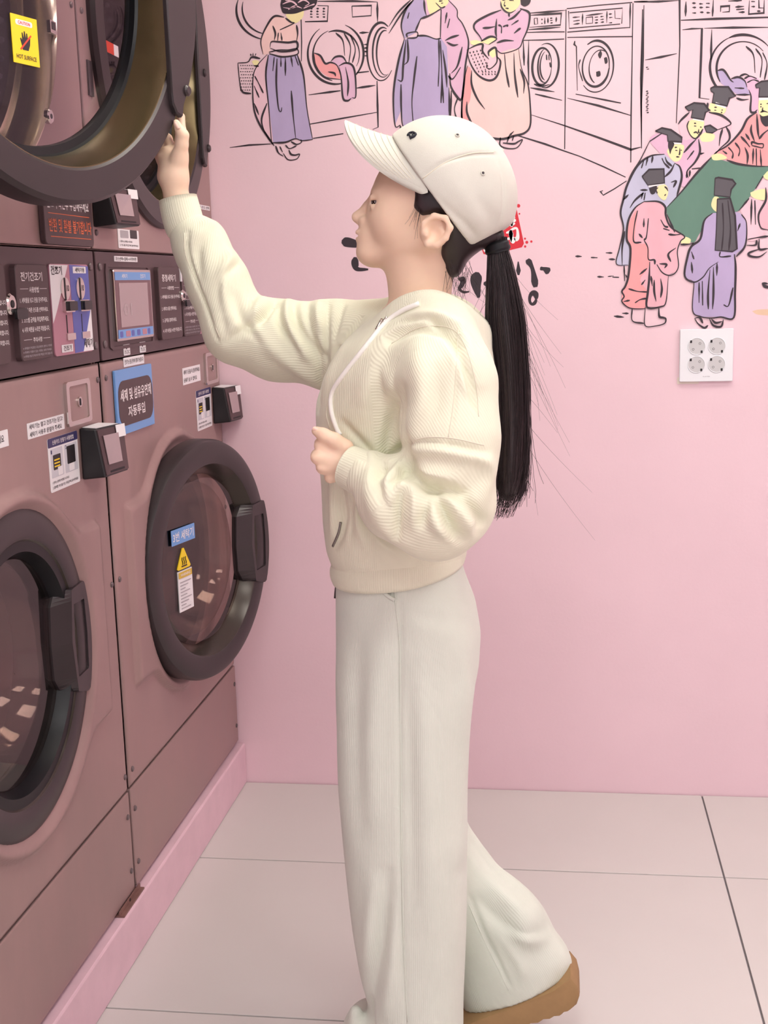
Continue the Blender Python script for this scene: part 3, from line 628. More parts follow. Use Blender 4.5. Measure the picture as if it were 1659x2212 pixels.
# ------------------------------------------------------------------ mural painted on the back wall
def paint(n, r, g, b): return mat('mural_paint_'+n, rgb(r, g, b), 0.55, noise=0.06, nscale=14, stretch=(1, 1, 0.5))
PT = {'lav': paint('lavender', 186, 170, 208), 'lil': paint('lilac', 226, 184, 210), 'peach': paint('peach', 252, 210, 206), 'coral': paint('coral', 244, 166, 168),
      'rose': paint('rose', 238, 184, 196), 'skin': paint('skin', 252, 236, 178), 'grey': paint('hat_grey', 92, 88, 94), 'green': paint('green_cloth', 100, 138, 122),
      'blue': paint('blue_grey', 196, 196, 220), 'pink': paint('pale_pink', 240, 200, 212), 'white': paint('white', 248, 246, 246), 'red': paint('seal_red', 218, 44, 60),
      'ink': mat('mural_ink', rgb(52, 42, 50), 0.5), 'ochre': paint('ochre', 232, 200, 170)}
CROP = {0: (0, 0, 1.0), 5: (460, 0, 3.318), 6: (840, 0, 2.9625), 7: (1250, 0, 4.056), 8: (1200, 300, 3.614), 1: (680, 220, 3.072)}
def wallpt(c, q):
    ox_, oy_, s = CROP[c]; P = at_y(ox_+q[0]/s, oy_+q[1]/s, 0.0); return P[0], P[2]
class Ink:
    """collects brush strokes into one flat linework mesh"""
    def __init__(self, layer): self.v = []; self.f = []; self.y = -(0.0004+0.00012*layer)
    def line(self, c, pts, w=3.2, smooth=True, taper=True):
        P = [np.array(wallpt(c, q)) for q in pts]
        n = max(2, 6*(len(P)-1)+1) if (smooth and len(P) > 2) else len(P)
        if n == 2: n = 4
        Q = spline(P, n) if smooth or len(P) == 2 else P
        hw = w*0.0016/2; n0 = len(self.v); n = len(Q)
        for i, q in enumerate(Q):
            t = Q[min(i+1, n-1)]-Q[max(i-1, 0)]; t = t/(np.linalg.norm(t)+1e-9); s = i/(n-1)
            k = hw*(0.72+0.28*math.sin(5*s+n0))*(min(1, 0.45+4*s, 0.45+4*(1-s)) if taper else 1)
            nx, nz = -t[1]*k, t[0]*k
            self.v += [(q[0]+nx, self.y, q[1]+nz), (q[0]-nx, self.y, q[1]-nz)]
        for i in range(n-1): a = n0+2*i; self.f.append((a, a+1, a+3, a+2))
        return self
    def many(self, c, lst, w=3.2, smooth=True):
        for p in lst: self.line(c, p, w, smooth)
        return self
    def loop(self, c, pts, w=3.2, smooth=True): return self.line(c, list(pts)+[pts[0]], w, smooth, False)
    def ell(self, c, cx_, cy_, rx, ry, a0=0, a1=360, w=3.2, rot=0):
        r = math.radians(rot); k = []
        for a in np.radians(np.linspace(a0, a1, 15)):
            x, y = rx*math.cos(a), ry*math.sin(a); k.append((cx_+x*math.cos(r)-y*math.sin(r), cy_+x*math.sin(r)+y*math.cos(r)))
        return self.line(c, k, w)
    def dots(self, c, lst, w=3.0, l=14, ang=0):
        for x, y in lst: a = math.radians(ang); self.line(c, [(x-l/2*math.cos(a), y-l/2*math.sin(a)), (x+l/2*math.cos(a), y+l/2*math.sin(a))], w)
        return self
    def done(self, name, parent=None, m=None): return obj(name, self.v, self.f, m or PT['ink'], parent or wall_back)
def fill(name, c, pts, col, parent, layer=0, smooth=True):
    P = [np.array(wallpt(c, q)) for q in pts]
    if smooth:
        k = len(P); Q = spline(P+[P[0]], 4*k+1)[:-1]
    else: Q = P
    y = -(0.00025+0.00012*layer)
    return obj(name, [(q[0], y, q[1]) for q in Q], [tuple(range(len(Q)))], PT[col], parent)

# --- drawn washing machines
k = Ink(0)
k.many(5, [[(750, 10), (1000, 8), (1178, 14)], [(1178, 14), (1180, 160)], [(632, 140), (636, 300), (634, 440)], [(660, 156), (820, 152), (826, 42), (750, 40)], [(996, 44), (1000, 122), (1134, 112), (1136, 40), (996, 44)],
           [(1050, 236), (1118, 232)], [(1030, 522), (1118, 512)], [(686, 680), (915, 650)], [(1025, 632), (1165, 612)], [(695, 890), (930, 848), (1175, 805)], [(1176, 580), (1180, 760), (1184, 912), (1145, 928)], [(718, 992), (935, 958)], [(120, 1058), (260, 1040), (415, 1032)]], 3.4, False)
k.dots(5, [(705+i*45, 62+j*20) for i in range(3) for j in range(4)], 3.0, 18, 4)
k.ell(5, 880, 385, 200, 218, -70, 60, 3.4).ell(5, 880, 385, 200, 218, 70, 235, 3.6).ell(5, 885, 395, 168, 185, 100, 250, 3.0).ell(5, 885, 390, 165, 170, 250, 390, 3.0)
k.many(5, [[(880, 236), (930, 290), (945, 400)], [(940, 238), (985, 330), (975, 450)], [(985, 250), (1020, 350), (1000, 450)]], 3.0)
k.many(5, [[(1080, 320), (1108, 318)], [(1082, 345), (1108, 343)], [(1085, 370), (1108, 370)], [(1088, 400), (1108, 400)]], 2.6, False)
k.ell(5, 1205, 370, 100, 208, 40, 300, 3.6).ell(5, 1220, 375, 75, 178, 60, 290, 2.8).ell(5, 1235, 378, 62, 160, 80, 280, 2.6)
k.ell(5, 400, 70, 232, 215, 95, 200, 3.6).ell(5, 400, 60, 190, 185, 98, 195, 3.0)
k.done('mural_washing_machine')
b_ = Ink(3)
b_.many(5, [[(725, 380), (770, 400), (805, 455), (845, 448), (890, 470), (915, 540)], [(845, 440), (880, 408), (930, 408), (962, 455)], [(900, 475), (950, 452), (1000, 470), (1020, 540), (1024, 690), (995, 700)], [(905, 480), (920, 560), (932, 700), (965, 722), (992, 705)], [(950, 480), (970, 590), (965, 690)], [(825, 515), (870, 525), (880, 548)], [(722, 382), (735, 470), (800, 550), (915, 570)]], 3.0)
o = b_.done('painted_laundry')
fill('painted_cloth', 5, [(725, 382), (770, 402), (805, 455), (860, 450), (905, 500), (915, 566), (840, 556), (770, 510), (735, 450)], 'coral', o, 1)
fill('painted_cloth', 5, [(850, 440), (885, 408), (930, 410), (962, 452), (1000, 470), (1022, 560), (1022, 690), (968, 720), (934, 700), (920, 560), (900, 480)], 'lil', o, 2)
k = Ink(0)
k.many(6, [[(905, 84), (1020, 76), (1130, 66)], [(895, 190), (1000, 182), (1098, 174)], [(905, 98), (1000, 92), (1104, 86), (1098, 160), (900, 175)], [(885, 208), (1000, 204), (1125, 204)], [(860, 258), (980, 256), (1122, 250)], [(1134, 60), (1130, 500), (1125, 955)], [(1138, 56), (1340, 34), (1558, 16)],
           [(1150, 70), (1154, 182), (1480, 154)], [(1156, 82), (1495, 52), (1490, 152)], [(1142, 206), (1330, 190), (1540, 176)], [(1545, 22), (1542, 180)], [(1142, 240), (1350, 236), (1560, 234)], [(1562, 20), (1556, 400), (1550, 740), (1548, 1040)],
           [(895, 260), (892, 400), (896, 545)], [(860, 258), (866, 420)], [(905, 562), (1060, 588)], [(935, 602), (1108, 642)], [(1195, 602), (1485, 660)], [(1142, 628), (1340, 676), (1552, 740)], [(912, 735), (1130, 806), (1340, 880), (1550, 958), (1612, 942)], [(820, 866), (1000, 922), (1110, 962), (1220, 1000), (1380, 1070), (1515, 1134)], [(1568, 12), (1620, 10), (1658, 8)], [(1624, 60), (1612, 500), (1616, 950)], [(1190, 262), (1186, 285), (1200, 298), (1206, 580)]], 3.4, False)
k.many(6, [[(930, 118), (950, 116), (952, 154), (932, 156), (930, 118)], [(975, 125), (985, 124)], [(975, 150), (985, 150)], [(998, 112), (998, 155)], [(1018, 112), (1018, 150)], [(1032, 118), (1048, 116)], [(1032, 132), (1048, 130)], [(1032, 148), (1048, 146)], [(1072, 108), (1070, 142)]], 2.6, False)
k.many(6, [[(1176, 112), (1222, 108)], [(1180, 135), (1222, 130)], [(1180, 156), (1222, 150)], [(1240, 86), (1238, 160)], [(1262, 112), (1304, 108), (1304, 148), (1262, 152), (1262, 112)], [(1260, 100), (1370, 86)], [(1396, 72), (1394, 148)], [(1446, 66), (1448, 118), (1484, 120)]], 2.4, False)
k.dots(6, [(1328, 110), (1328, 128), (1328, 146), (1364, 106), (1364, 124), (1366, 142), (1418, 90), (1420, 112), (1418, 146)], 2.4, 22, -6)
k.ell(6, 1003, 420, 84, 142, -115, 100, 3.2, 4).ell(6, 980, 425, 62, 118, 0, 360, 3.4, 3).ell(6, 1000, 420, 46, 108, 80, 260, 2.6, 3).ell(6, 1010, 420, 42, 95, 100, 250, 2.4, 3).line(6, [(928, 538), (980, 552), (1030, 540)], 3.2)
k.ell(6, 1325, 425, 112, 165, -125, 130, 3.4, 4).ell(6, 1325, 425, 86, 130, 0, 360, 3.8, 6).ell(6, 1350, 430, 68, 110, 110, 290, 2.4, 6).line(6, [(1225, 380), (1215, 430), (1240, 520)], 2.6)
k.done('mural_washing_machine')
d_ = Ink(2)
for c_, P in ((6, [(1355, 320), (1364, 345), (1352, 375), (1338, 350)]), (6, [(1376, 372), (1394, 366), (1400, 398), (1384, 408)]), (6, [(1326, 460), (1350, 455), (1354, 484), (1330, 490)]), (6, [(1005, 352), (1012, 350), (1014, 384), (1006, 380)]), (6, [(1020, 352), (1026, 350), (1028, 384), (1022, 382)]), (6, [(1026, 402), (1036, 400), (1040, 430), (1030, 428)])):
    fill('painted_drum_mark', c_, P, 'ink', wall_back, 2)
k = Ink(0)
k.many(7, [[(490, 18), (700, 14), (880, 4)], [(572, 45), (562, 500), (548, 900), (552, 1300)], [(884, -95), (884, 6), (886, 400), (870, 750), (855, 1080)], [(582, 526), (720, 500), (860, 470)], [(940, 12), (936, 145)], [(895, 178), (1200, 165), (1659, 152), (2050, 145)], [(884, -95), (1300, -105), (2050, -115)], [(2050, -115), (2050, 145)], [(1180, 0), (1172, 145)], [(908, 262), (990, 252), (1080, 250), (1072, 500), (1058, 858), (1145, 870)], [(1100, 248), (1350, 242), (1659, 240)], [(1166, 258), (1158, 525)], [(1242, 105), (1244, 58), (1322, 52), (1320, 102), (1258, 108)], [(1310, 10), (1430, 4)], [(1495, 4), (1490, 124), (1622, 114), (1626, 0)], [(1578, 0), (1580, 70), (1620, 70)], [(1372, 62), (1450, 56)], [(1380, 84), (1450, 80)], [(1400, 108), (1455, 106)]], 3.4, False)
k.dots(7, [(1010, 28), (1072, 34), (1132, 30), (1012, 66), (1074, 66), (1130, 64), (1012, 114), (1078, 108), (1136, 112), (1528, 14), (1528, 58), (1578, 98)], 2.8, 34, 2)
k.dots(7, [(600+i % 2*6, 590+i*16) for i in range(2)]+[(598+(i % 2)*6, 800+i*17) for i in range(12)], 2.4, 22, -12)
k.ell(7, 1440, 590, 290, 285, 125, 250, 3.6).ell(7, 1440, 590, 290, 285, 245, 320, 3.8).ell(7, 1440, 600, 232, 235, 150, 320, 3.2)
k.many(7, [[(1465, 405), (1530, 480), (1545, 640)], [(1550, 425), (1605, 520), (1590, 680)], [(1612, 460), (1650, 560), (1628, 700)]], 3.0)
k.done('mural_washing_machine')
b_ = Ink(3)
b_.many(7, [[(1216, 618), (1270, 615), (1330, 700), (1358, 722)], [(1335, 690), (1400, 676), (1455, 710), (1475, 765)], [(1410, 668), (1460, 650), (1500, 668)], [(1450, 690), (1500, 668), (1560, 690)], [(1475, 725), (1530, 700), (1580, 715)], [(1366, 770), (1450, 775)], [(1490, 785), (1510, 850), (1505, 970), (1540, 985), (1565, 960)], [(1370, 830), (1500, 830)], [(1380, 858), (1430, 875), (1490, 870)]], 3.0)
o = b_.done('painted_laundry')
fill('painted_cloth', 7, [(1216, 620), (1270, 618), (1335, 695), (1400, 680), (1455, 712), (1480, 780), (1505, 830), (1400, 830), (1310, 770), (1240, 720)], 'lav', o, 1)
fill('painted_cloth', 7, [(1450, 690), (1520, 672), (1590, 720), (1580, 960), (1545, 984), (1508, 970), (1505, 850), (1478, 770)], 'lil', o, 2)

# --- generic robed figures
k = Ink(7)
k.many(5, [[(512, 124), (440, 118), (385, 190), (345, 290), (360, 390)], [(430, 185), (448, 240), (440, 290)], [(600, 180), (608, 240), (600, 300)], [(520, 130), (560, 160), (580, 168), (480, 215)], [(470, 235), (465, 292)], [(488, 235), (496, 292)],
           [(410, 340), (420, 300), (470, 300), (540, 305), (600, 300), (605, 345), (560, 365), (480, 370), (410, 345)], [(402, 375), (470, 360), (540, 358), (602, 350), (605, 390), (500, 408), (405, 385)],
           [(398, 395), (380, 540), (400, 760), (420, 1010), (430, 1025)], [(606, 395), (650, 540), (675, 780), (715, 1000)], [(430, 1024), (520, 1020), (590, 995), (640, 1008), (715, 1000)], [(460, 420), (455, 600), (470, 770), (488, 800), (494, 770)], [(562, 650), (575, 820), (594, 990)], [(440, 410), (430, 510)], [(488, 412), (488, 480)], [(520, 412), (520, 545)], [(560, 405), (572, 480)], [(590, 402), (614, 470)],
           [(390, 390), (320, 470), (288, 560), (292, 760), (330, 880), (400, 990), (440, 1045)], [(300, 545), (330, 600), (362, 668)], [(296, 615), (332, 700)], [(296, 740), (330, 825)], [(388, 740), (350, 850), (365, 930), (410, 1010)],
           [(450, 1045), (470, 1095), (505, 1120)], [(560, 1015), (600, 1035), (635, 1020), (630, 1000)], [(520, 1040), (550, 1065), (600, 1045)], [(505, 1100), (540, 1145), (600, 1140), (622, 1105), (590, 1112), (560, 1105), (545, 1075)], [(480, 1050), (500, 1090)],
           [(180, 452), (190, 560), (210, 655), (275, 672)], [(180, 452), (250, 445), (280, 410), (340, 420)], [(290, 470), (330, 475)]], 3.0)
k.many(5, [[(275, 402), (270, 385)], [(288, 402), (288, 380)], [(302, 402), (310, 384)]], 2.2)
k.dots(5, [(200+(i % 6)*16+(i//6 % 2)*6, 470+(i//6)*22) for i in range(54) if 200+(i % 6)*16 < 292-(i//6)*1.5], 1.8, 9)
o = k.done('mural_figure')
fill('painted_skirt', 5, [(398, 392), (500, 408), (604, 392), (650, 540), (675, 780), (712, 1000), (640, 1006), (590, 994), (520, 1020), (432, 1022), (402, 760), (382, 540)], 'lav', o, 4, False)
fill('painted_jacket', 5, [(512, 126), (440, 120), (385, 190), (347, 290), (362, 388), (410, 372), (420, 300), (600, 300), (606, 220), (580, 168)], 'peach', o, 3)
fill('painted_skirt', 5, [(390, 392), (320, 470), (290, 560), (294, 760), (335, 880), (430, 1030), (402, 760), (382, 540)], 'pink', o, 2)
fill('painted_face', 5, [(520, 108), (560, 80), (640, 76), (652, 90), (640, 130), (600, 165), (575, 160), (540, 135)], 'skin', o, 3)
fill('painted_hand', 5, [(278, 440), (300, 430), (330, 440), (320, 475), (298, 470)], 'skin', o, 3)
h = fill('painted_hair', 5, [(490, 0), (484, 40), (500, 90), (530, 100), (590, 98), (650, 78), (720, 56), (748, 10), (742, -50), (690, -115), (610, -140), (525, -115), (485, -55)], 'ink', o, 5)
g = Ink(9)
for a in ([(500, 30), (560, 10), (600, 40), (560, 60), (505, 55)], [(540, 70), (590, 45), (640, 60)], [(610, 20), (650, 0), (690, 25), (660, 45)], [(520, 5), (580, -6)], [(650, 60), (700, 40), (730, 30)]): g.line(5, a, 2.4)
g.done('hair_highlight', o, PT['pink'])

k = Ink(7)          # robed lady with a cloak
k.many(6, [[(160, 0), (110, 60), (80, 160), (100, 250)], [(225, 0), (230, 60), (240, 100)], [(205, 120), (270, 95), (335, 55)], [(118, 240), (118, 215), (180, 205), (178, 240), (118, 245)], [(180, 230), (240, 230), (300, 250), (335, 245)], [(335, 60), (330, 240)], [(380, 0), (435, 60), (440, 110), (470, 150), (500, 220), (510, 290), (490, 420), (478, 560), (460, 640), (400, 560), (390, 470)],
           [(100, 250), (60, 400), (30, 600), (40, 800), (75, 800)], [(110, 255), (92, 420), (85, 515), (55, 510)], [(120, 250), (124, 380), (100, 415)], [(180, 360), (160, 520), (148, 660), (160, 830)], [(78, 540), (80, 700), (95, 815), (170, 838)], [(320, 250), (322, 400), (316, 555)], [(330, 260), (340, 480), (334, 660)], [(340, 480), (350, 660)], [(385, 560), (390, 780)], [(400, 580), (395, 780)], [(440, 630), (420, 700), (440, 780)], [(465, 650), (468, 800)],
           [(360, 260), (400, 240), (450, 225)], [(370, 270), (410, 290), (445, 285)], [(470, 300), (440, 420), (400, 470)], [(380, 485), (410, 505), (460, 430)], [(375, 180), (390, 120)], [(360, 150), (372, 80)], [(345, 320), (365, 460), (372, 560)], [(70, 800), (90, 858)], [(170, 200), (200, 130), (205, 120)], [(130, 80), (120, 120)]], 3.2)
k.many(6, [[(0, 170), (60, 80), (140, 0)], [(0, 215), (80, 90), (155, 0)]], 2.6)
o = k.done('mural_figure')
fill('painted_skirt', 6, [(118, 245), (180, 232), (240, 230), (300, 252), (335, 246), (372, 300), (385, 560), (390, 790), (260, 835), (170, 838), (95, 815), (80, 700), (40, 800), (32, 600), (62, 400), (100, 255)], 'lav', o, 4, False)
fill('painted_robe', 6, [(160, 0), (112, 60), (82, 160), (100, 248), (178, 206), (205, 122), (335, 55), (330, 240), (372, 300), (390, 470), (402, 560), (460, 636), (478, 560), (490, 420), (508, 290), (498, 220), (468, 150), (438, 110), (433, 60), (385, -10), (160, -10)], 'lil', o, 3, False)
fill('painted_sleeve', 6, [(160, 0), (112, 60), (82, 160), (100, 248), (178, 206), (205, 122), (240, 100), (228, 40), (222, -10)], 'lav', o, 4, False)
fill('painted_face', 6, [(288, -55), (286, -15), (300, 20), (335, 48), (360, 42), (382, 15), (388, -40), (370, -78), (320, -82)], 'skin', o, 5)
fill('painted_hair', 6, [(272, -30), (284, -90), (330, -125), (385, -102), (402, -40), (388, -42), (370, -80), (320, -84), (292, -52)], 'ink', o, 6)
fill('painted_face', 6, [(240, 0), (250, 60), (262, 92), (330, 58), (300, 20), (288, -5)], 'skin', o, 4, False)
g = Ink(9); g.many(6, [[(320, 8), (345, 6)], [(335, 22), (348, 20)], [(300, 18), (335, 50), (362, 42)]], 2.2); g.done('painted_features', o)

k = Ink(7)          # seated helper with a basket
k.many(6, [[(720, 64), (640, 95), (560, 140), (545, 180), (580, 230), (600, 265)], [(690, 120), (684, 200), (690, 240)], [(600, 180), (640, 178), (680, 170)], [(840, 55), (890, 75), (902, 105), (890, 180), (860, 250), (830, 310), (730, 342), (690, 320)], [(760, 130), (800, 110), (850, 60)], [(768, 85), (770, 110)], [(700, 160), (720, 172), (720, 215)], [(730, 172), (760, 160), (756, 172)], [(785, 160), (830, 130)], [(800, 215), (830, 190), (845, 180)], [(690, 275), (740, 260), (800, 262)], [(590, 265), (650, 235), (690, 250), (640, 285)], [(640, 360), (640, 330), (680, 305), (690, 345), (690, 400), (650, 440), (625, 430), (632, 400)],
           [(500, 320), (560, 290), (600, 285), (600, 330), (640, 380)], [(500, 320), (520, 400), (570, 480), (640, 515), (690, 490), (715, 400), (690, 360)],
           [(740, 345), (750, 450), (770, 560)], [(800, 340), (806, 480), (826, 625)], [(830, 315), (850, 440), (890, 540), (905, 680), (905, 800), (870, 850), (800, 870), (720, 890), (620, 876), (555, 852), (490, 830), (468, 760), (470, 640), (485, 500), (505, 420)], [(530, 450), (530, 540), (565, 630), (615, 700)], [(500, 650), (500, 720), (530, 790), (556, 832)], [(840, 440), (866, 520), (862, 600)], [(770, 870), (800, 840)],
           [(715, 880), (712, 930), (760, 950), (820, 945), (855, 895), (830, 905), (800, 920), (730, 915)], [(770, 870), (755, 915)], [(800, 868), (790, 900)], [(640, 890), (642, 920)]], 3.2)
k.dots(6, [(520+i*22+j*9, 338+j*20-i*5) for i in range(4) for j in range(7) if 520+i*22+j*9 < 600+j*9], 2.2, 14, 75)
k.dots(6, [(600+i*20, 460+j*16) for i in range(5) for j in range(2)], 2.2, 13, 70)
o = k.done('mural_figure')
fill('painted_skirt', 6, [(500, 425), (570, 482), (640, 515), (690, 492), (715, 400), (700, 345), (830, 315), (850, 440), (890, 540), (905, 680), (905, 800), (870, 850), (720, 890), (620, 876), (490, 830), (468, 760), (470, 640), (485, 500)], 'peach', o, 4)
fill('painted_skirt', 6, [(505, 425), (525, 445), (530, 540), (520, 640), (500, 700), (540, 800), (560, 850), (490, 830), (470, 760), (472, 640), (486, 500)], 'coral', o, 5)
fill('painted_jacket', 6, [(720, 64), (640, 95), (560, 140), (545, 180), (600, 265), (690, 245), (690, 320), (735, 342), (830, 310), (890, 180), (902, 105), (890, 75), (840, 58), (770, 100)], 'lil', o, 3)
fill('painted_basket', 6, [(500, 320), (560, 290), (600, 285), (690, 350), (714, 400), (690, 490), (640, 514), (570, 480), (520, 400)], 'pink', o, 5)
fill('painted_face', 6, [(714, -40), (715, -12), (720, 40), (745, 72), (775, 80), (800, 70), (835, 35), (842, -12), (838, -50), (815, -76), (740, -76)], 'skin', o, 5)
fill('painted_hand', 6, [(592, 266), (650, 236), (688, 250), (640, 284)], 'skin', o, 5); fill('painted_hand', 6, [(640, 345), (655, 315), (682, 308), (690, 345), (665, 370)], 'skin', o, 6); fill('painted_hand', 6, [(520, 262), (560, 258), (605, 275), (580, 290), (530, 285)], 'skin', o, 6)
fill('painted_hair', 6, [(845, 30), (870, 42), (900, 25), (908, -12), (880, -60), (840, -108), (770, -125), (715, -95), (700, -45), (716, -48), (745, -72), (812, -72), (836, -45)], 'ink', o, 6)
g = Ink(9); g.many(6, [[(725, 0), (745, 2)], [(770, 2), (800, 4)], [(742, 10), (738, 35), (748, 38)], [(745, 52), (768, 56)], [(716, 10), (722, 45), (748, 74), (778, 82), (812, 65)]], 2.2); g.done('painted_features', o)

def scholar(spec):
    """hatted onlooker: robe polygons, folds, face and hat"""
    k = Ink(spec['layer']+4); k.many(spec['c'], spec['lines'], 3.2)
    o = k.done('mural_figure')
    for i_, (col, pts) in enumerate(spec['robe']): fill('painted_robe', spec['c'], pts, col, o, spec['layer']+1+0.4*i_)
    for pts in spec['skin']: fill('painted_face', spec['c'], pts, 'skin', o, spec['layer']+2)
    for pts in spec['hat']: 
        fill('painted_hat', spec['c'], pts, 'grey', o, spec['layer']+3, False); Ink(spec['layer']+5).loop(spec['c'], pts, 2.8, False).done('hat_outline', o)
    for pts in spec.get('band', []): fill('hat_band', spec['c'], pts, 'white', o, spec['layer']+4, False)
    for pts in spec.get('ink', []): fill('painted_beard', spec['c'], pts, 'ink', o, spec['layer']+4)
    if spec.get('feat'): Ink(spec['layer']+5).many(spec['c'], spec['feat'], 2.2).done('painted_features', o)
scholar(dict(c=7, layer=4, robe=[('pink', [(970, 985), (1140, 985), (1330, 1080), (1320, 1180), (1290, 1250), (1180, 1370), (1090, 1470), (960, 1620), (900, 1560), (920, 1300), (880, 1100)])], skin=[[(1150, 905), (1140, 960), (1180, 990), (1265, 1000), (1290, 945), (1200, 905)], [(1060, 1190), (1110, 1160), (1190, 1180), (1170, 1235), (1080, 1240)]],
    hat=[[(1155, 775), (1185, 760), (1310, 762), (1372, 845), (1320, 860), (1300, 930), (1170, 900), (1185, 815), (1160, 800)], [(1100, 1110), (1150, 1098), (1215, 1140), (1170, 1165), (1120, 1160)]], band=[[(1200, 895), (1295, 930), (1285, 950), (1196, 920)]],
    lines=[[(970, 985), (900, 1050), (870, 1090)], [(1140, 985), (1250, 1010), (1332, 1078), (1290, 1110), (1210, 1140)], [(1290, 1110), (1320, 1170), (1315, 1230), (1240, 1300), (1180, 1370)], [(1260, 1130), (1240, 1200), (1230, 1280)], [(1130, 900), (1130, 945), (1155, 970)]], feat=[[(1188, 940), (1212, 942)], [(1188, 965), (1206, 968)], [(1250, 962), (1262, 966)], [(1245, 985), (1258, 988)]]))
scholar(dict(c=7, layer=6, robe=[('lil', [(940, 1230), (1000, 1215), (1050, 1220), (1060, 1340), (1020, 1420), (950, 1520), (1000, 1620), (880, 1620), (760, 1400), (620, 1230), (730, 1165)])], skin=[[(965, 1060), (950, 1110), (975, 1180), (1020, 1215), (1060, 1180), (1090, 1120), (1095, 1060), (1020, 1040)]],
    hat=[[(932, 940), (1010, 902), (1100, 910), (1142, 968), (1110, 985), (1095, 1050), (985, 1030), (1000, 960), (965, 975)]], band=[[(1005, 1030), (1098, 1048), (1092, 1066), (1000, 1050)]],
    lines=[[(1050, 1220), (1062, 1330), (1020, 1420), (950, 1500), (960, 1560)], [(920, 1340), (980, 1270), (1030, 1220)], [(1060, 1350), (1100, 1340)], [(990, 1480), (1090, 1470)], [(950, 1500), (945, 1560)], [(975, 1490), (970, 1550)], [(1010, 1320), (950, 1400)], [(965, 1060), (950, 1110), (975, 1180), (1020, 1215), (1060, 1180), (1088, 1130)], [(620, 1240), (730, 1168)], [(620, 1240), (540, 1400), (480, 1500), (430, 1600)]], feat=[[(1010, 1080), (1030, 1082)], [(1010, 1104), (1030, 1106)], [(1062, 1112), (1076, 1116)], [(1052, 1130), (1050, 1158), (1060, 1160)], [(1005, 1165), (1030, 1158), (1050, 1180)]]))
scholar(dict(c=8, layer=8, robe=[('blue', [(850, 120), (760, 130), (640, 210), (560, 360), (525, 470), (510, 600), (540, 720), (500, 860), (475, 975), (570, 985), (700, 900), (860, 560), (945, 450), (975, 300), (970, 220), (930, 185)])], skin=[[(885, 70), (870, 100), (895, 150), (930, 178), (970, 165), (995, 110), (1000, 50), (930, 45)]],
    hat=[[(780, -60), (830, -85), (900, -70), (985, -10), (985, 25), (900, 20), (878, 20), (872, -30), (845, -38)]], band=[[(918, 22), (982, 25), (980, 42), (916, 40)]], ink=[[(880, 20), (918, 28), (925, 50), (905, 90), (895, 120), (885, 85), (878, 60)]],
    lines=[[(850, 120), (740, 135), (640, 210), (560, 360), (528, 480), (508, 580), (530, 700), (500, 850), (475, 975), (565, 985)], [(830, 150), (850, 190), (890, 230)], [(855, 140), (870, 180), (910, 215)], [(930, 190), (970, 220), (985, 300), (960, 400), (945, 450)], [(930, 190), (900, 250), (850, 300)], [(760, 130), (750, 190)], [(720, 145), (705, 210)], [(690, 165), (670, 230)], [(900, 340), (940, 330), (920, 380)], [(660, 400), (720, 400)], [(680, 420), (670, 470)], [(700, 420), (690, 480)], [(580, 540), (620, 480), (690, 420)], [(525, 480), (570, 435)], [(540, 720), (520, 850), (520, 985)], [(535, 990), (540, 1110)], [(545, 1060), (558, 1080)]], feat=[[(930, 68), (950, 66)], [(935, 90), (952, 92)], [(975, 88), (985, 90)], [(970, 70), (968, 118), (960, 122)], [(940, 140), (968, 142)]]))
scholar(dict(c=7, layer=4, robe=[('coral', [(1560, 985), (1480, 1040), (1420, 1150), (1310, 1270), (1210, 1330), (1200, 1370), (1290, 1400), (1480, 1450), (1659, 1470), (1840, 1465), (1900, 1340), (1810, 1150), (1740, 1030), (1690, 970), (1640, 1060)])], skin=[[(1578, 870), (1575, 960), (1600, 1030), (1659, 1040), (1700, 1000), (1700, 860)], [(1165, 1375), (1230, 1345), (1300, 1380), (1260, 1400), (1190, 1405)]],
    hat=[[(1548, 745), (1600, 715), (1720, 700), (1720, 850), (1578, 850), (1585, 770), (1555, 772)]], band=[[(1578, 856), (1700, 846), (1700, 872), (1580, 880)]], ink=[[(1585, 1000), (1615, 1020), (1690, 1010), (1690, 1080), (1640, 1110), (1600, 1070)]],
    lines=[[(1560, 985), (1480, 1040), (1420, 1150), (1310, 1270), (1210, 1330), (1170, 1375)], [(1460, 1170), (1500, 1230)], [(1420, 1195), (1470, 1250), (1500, 1290)], [(1370, 1250), (1410, 1310), (1400, 1370)], [(1310, 1290), (1350, 1340), (1345, 1390)], [(1260, 1320), (1300, 1350)], [(1515, 1090), (1510, 1150), (1540, 1240)], [(1560, 1000), (1570, 1150), (1580, 1210)], [(1580, 1220), (1620, 1170), (1700, 1110)], [(1515, 1270), (1520, 1245), (1570, 1260), (1615, 1262), (1610, 1295), (1560, 1285), (1515, 1275)], [(1530, 1300), (1525, 1440)], [(1555, 1300), (1558, 1450)], [(1590, 1310), (1600, 1455)], [(1455, 1290), (1480, 1360), (1475, 1440)]], feat=[[(1590, 915), (1604, 913)], [(1645, 908), (1675, 905)], [(1588, 936), (1602, 936)], [(1612, 940), (1610, 970), (1622, 972)], [(1590, 985), (1620, 975), (1659, 985)]]))
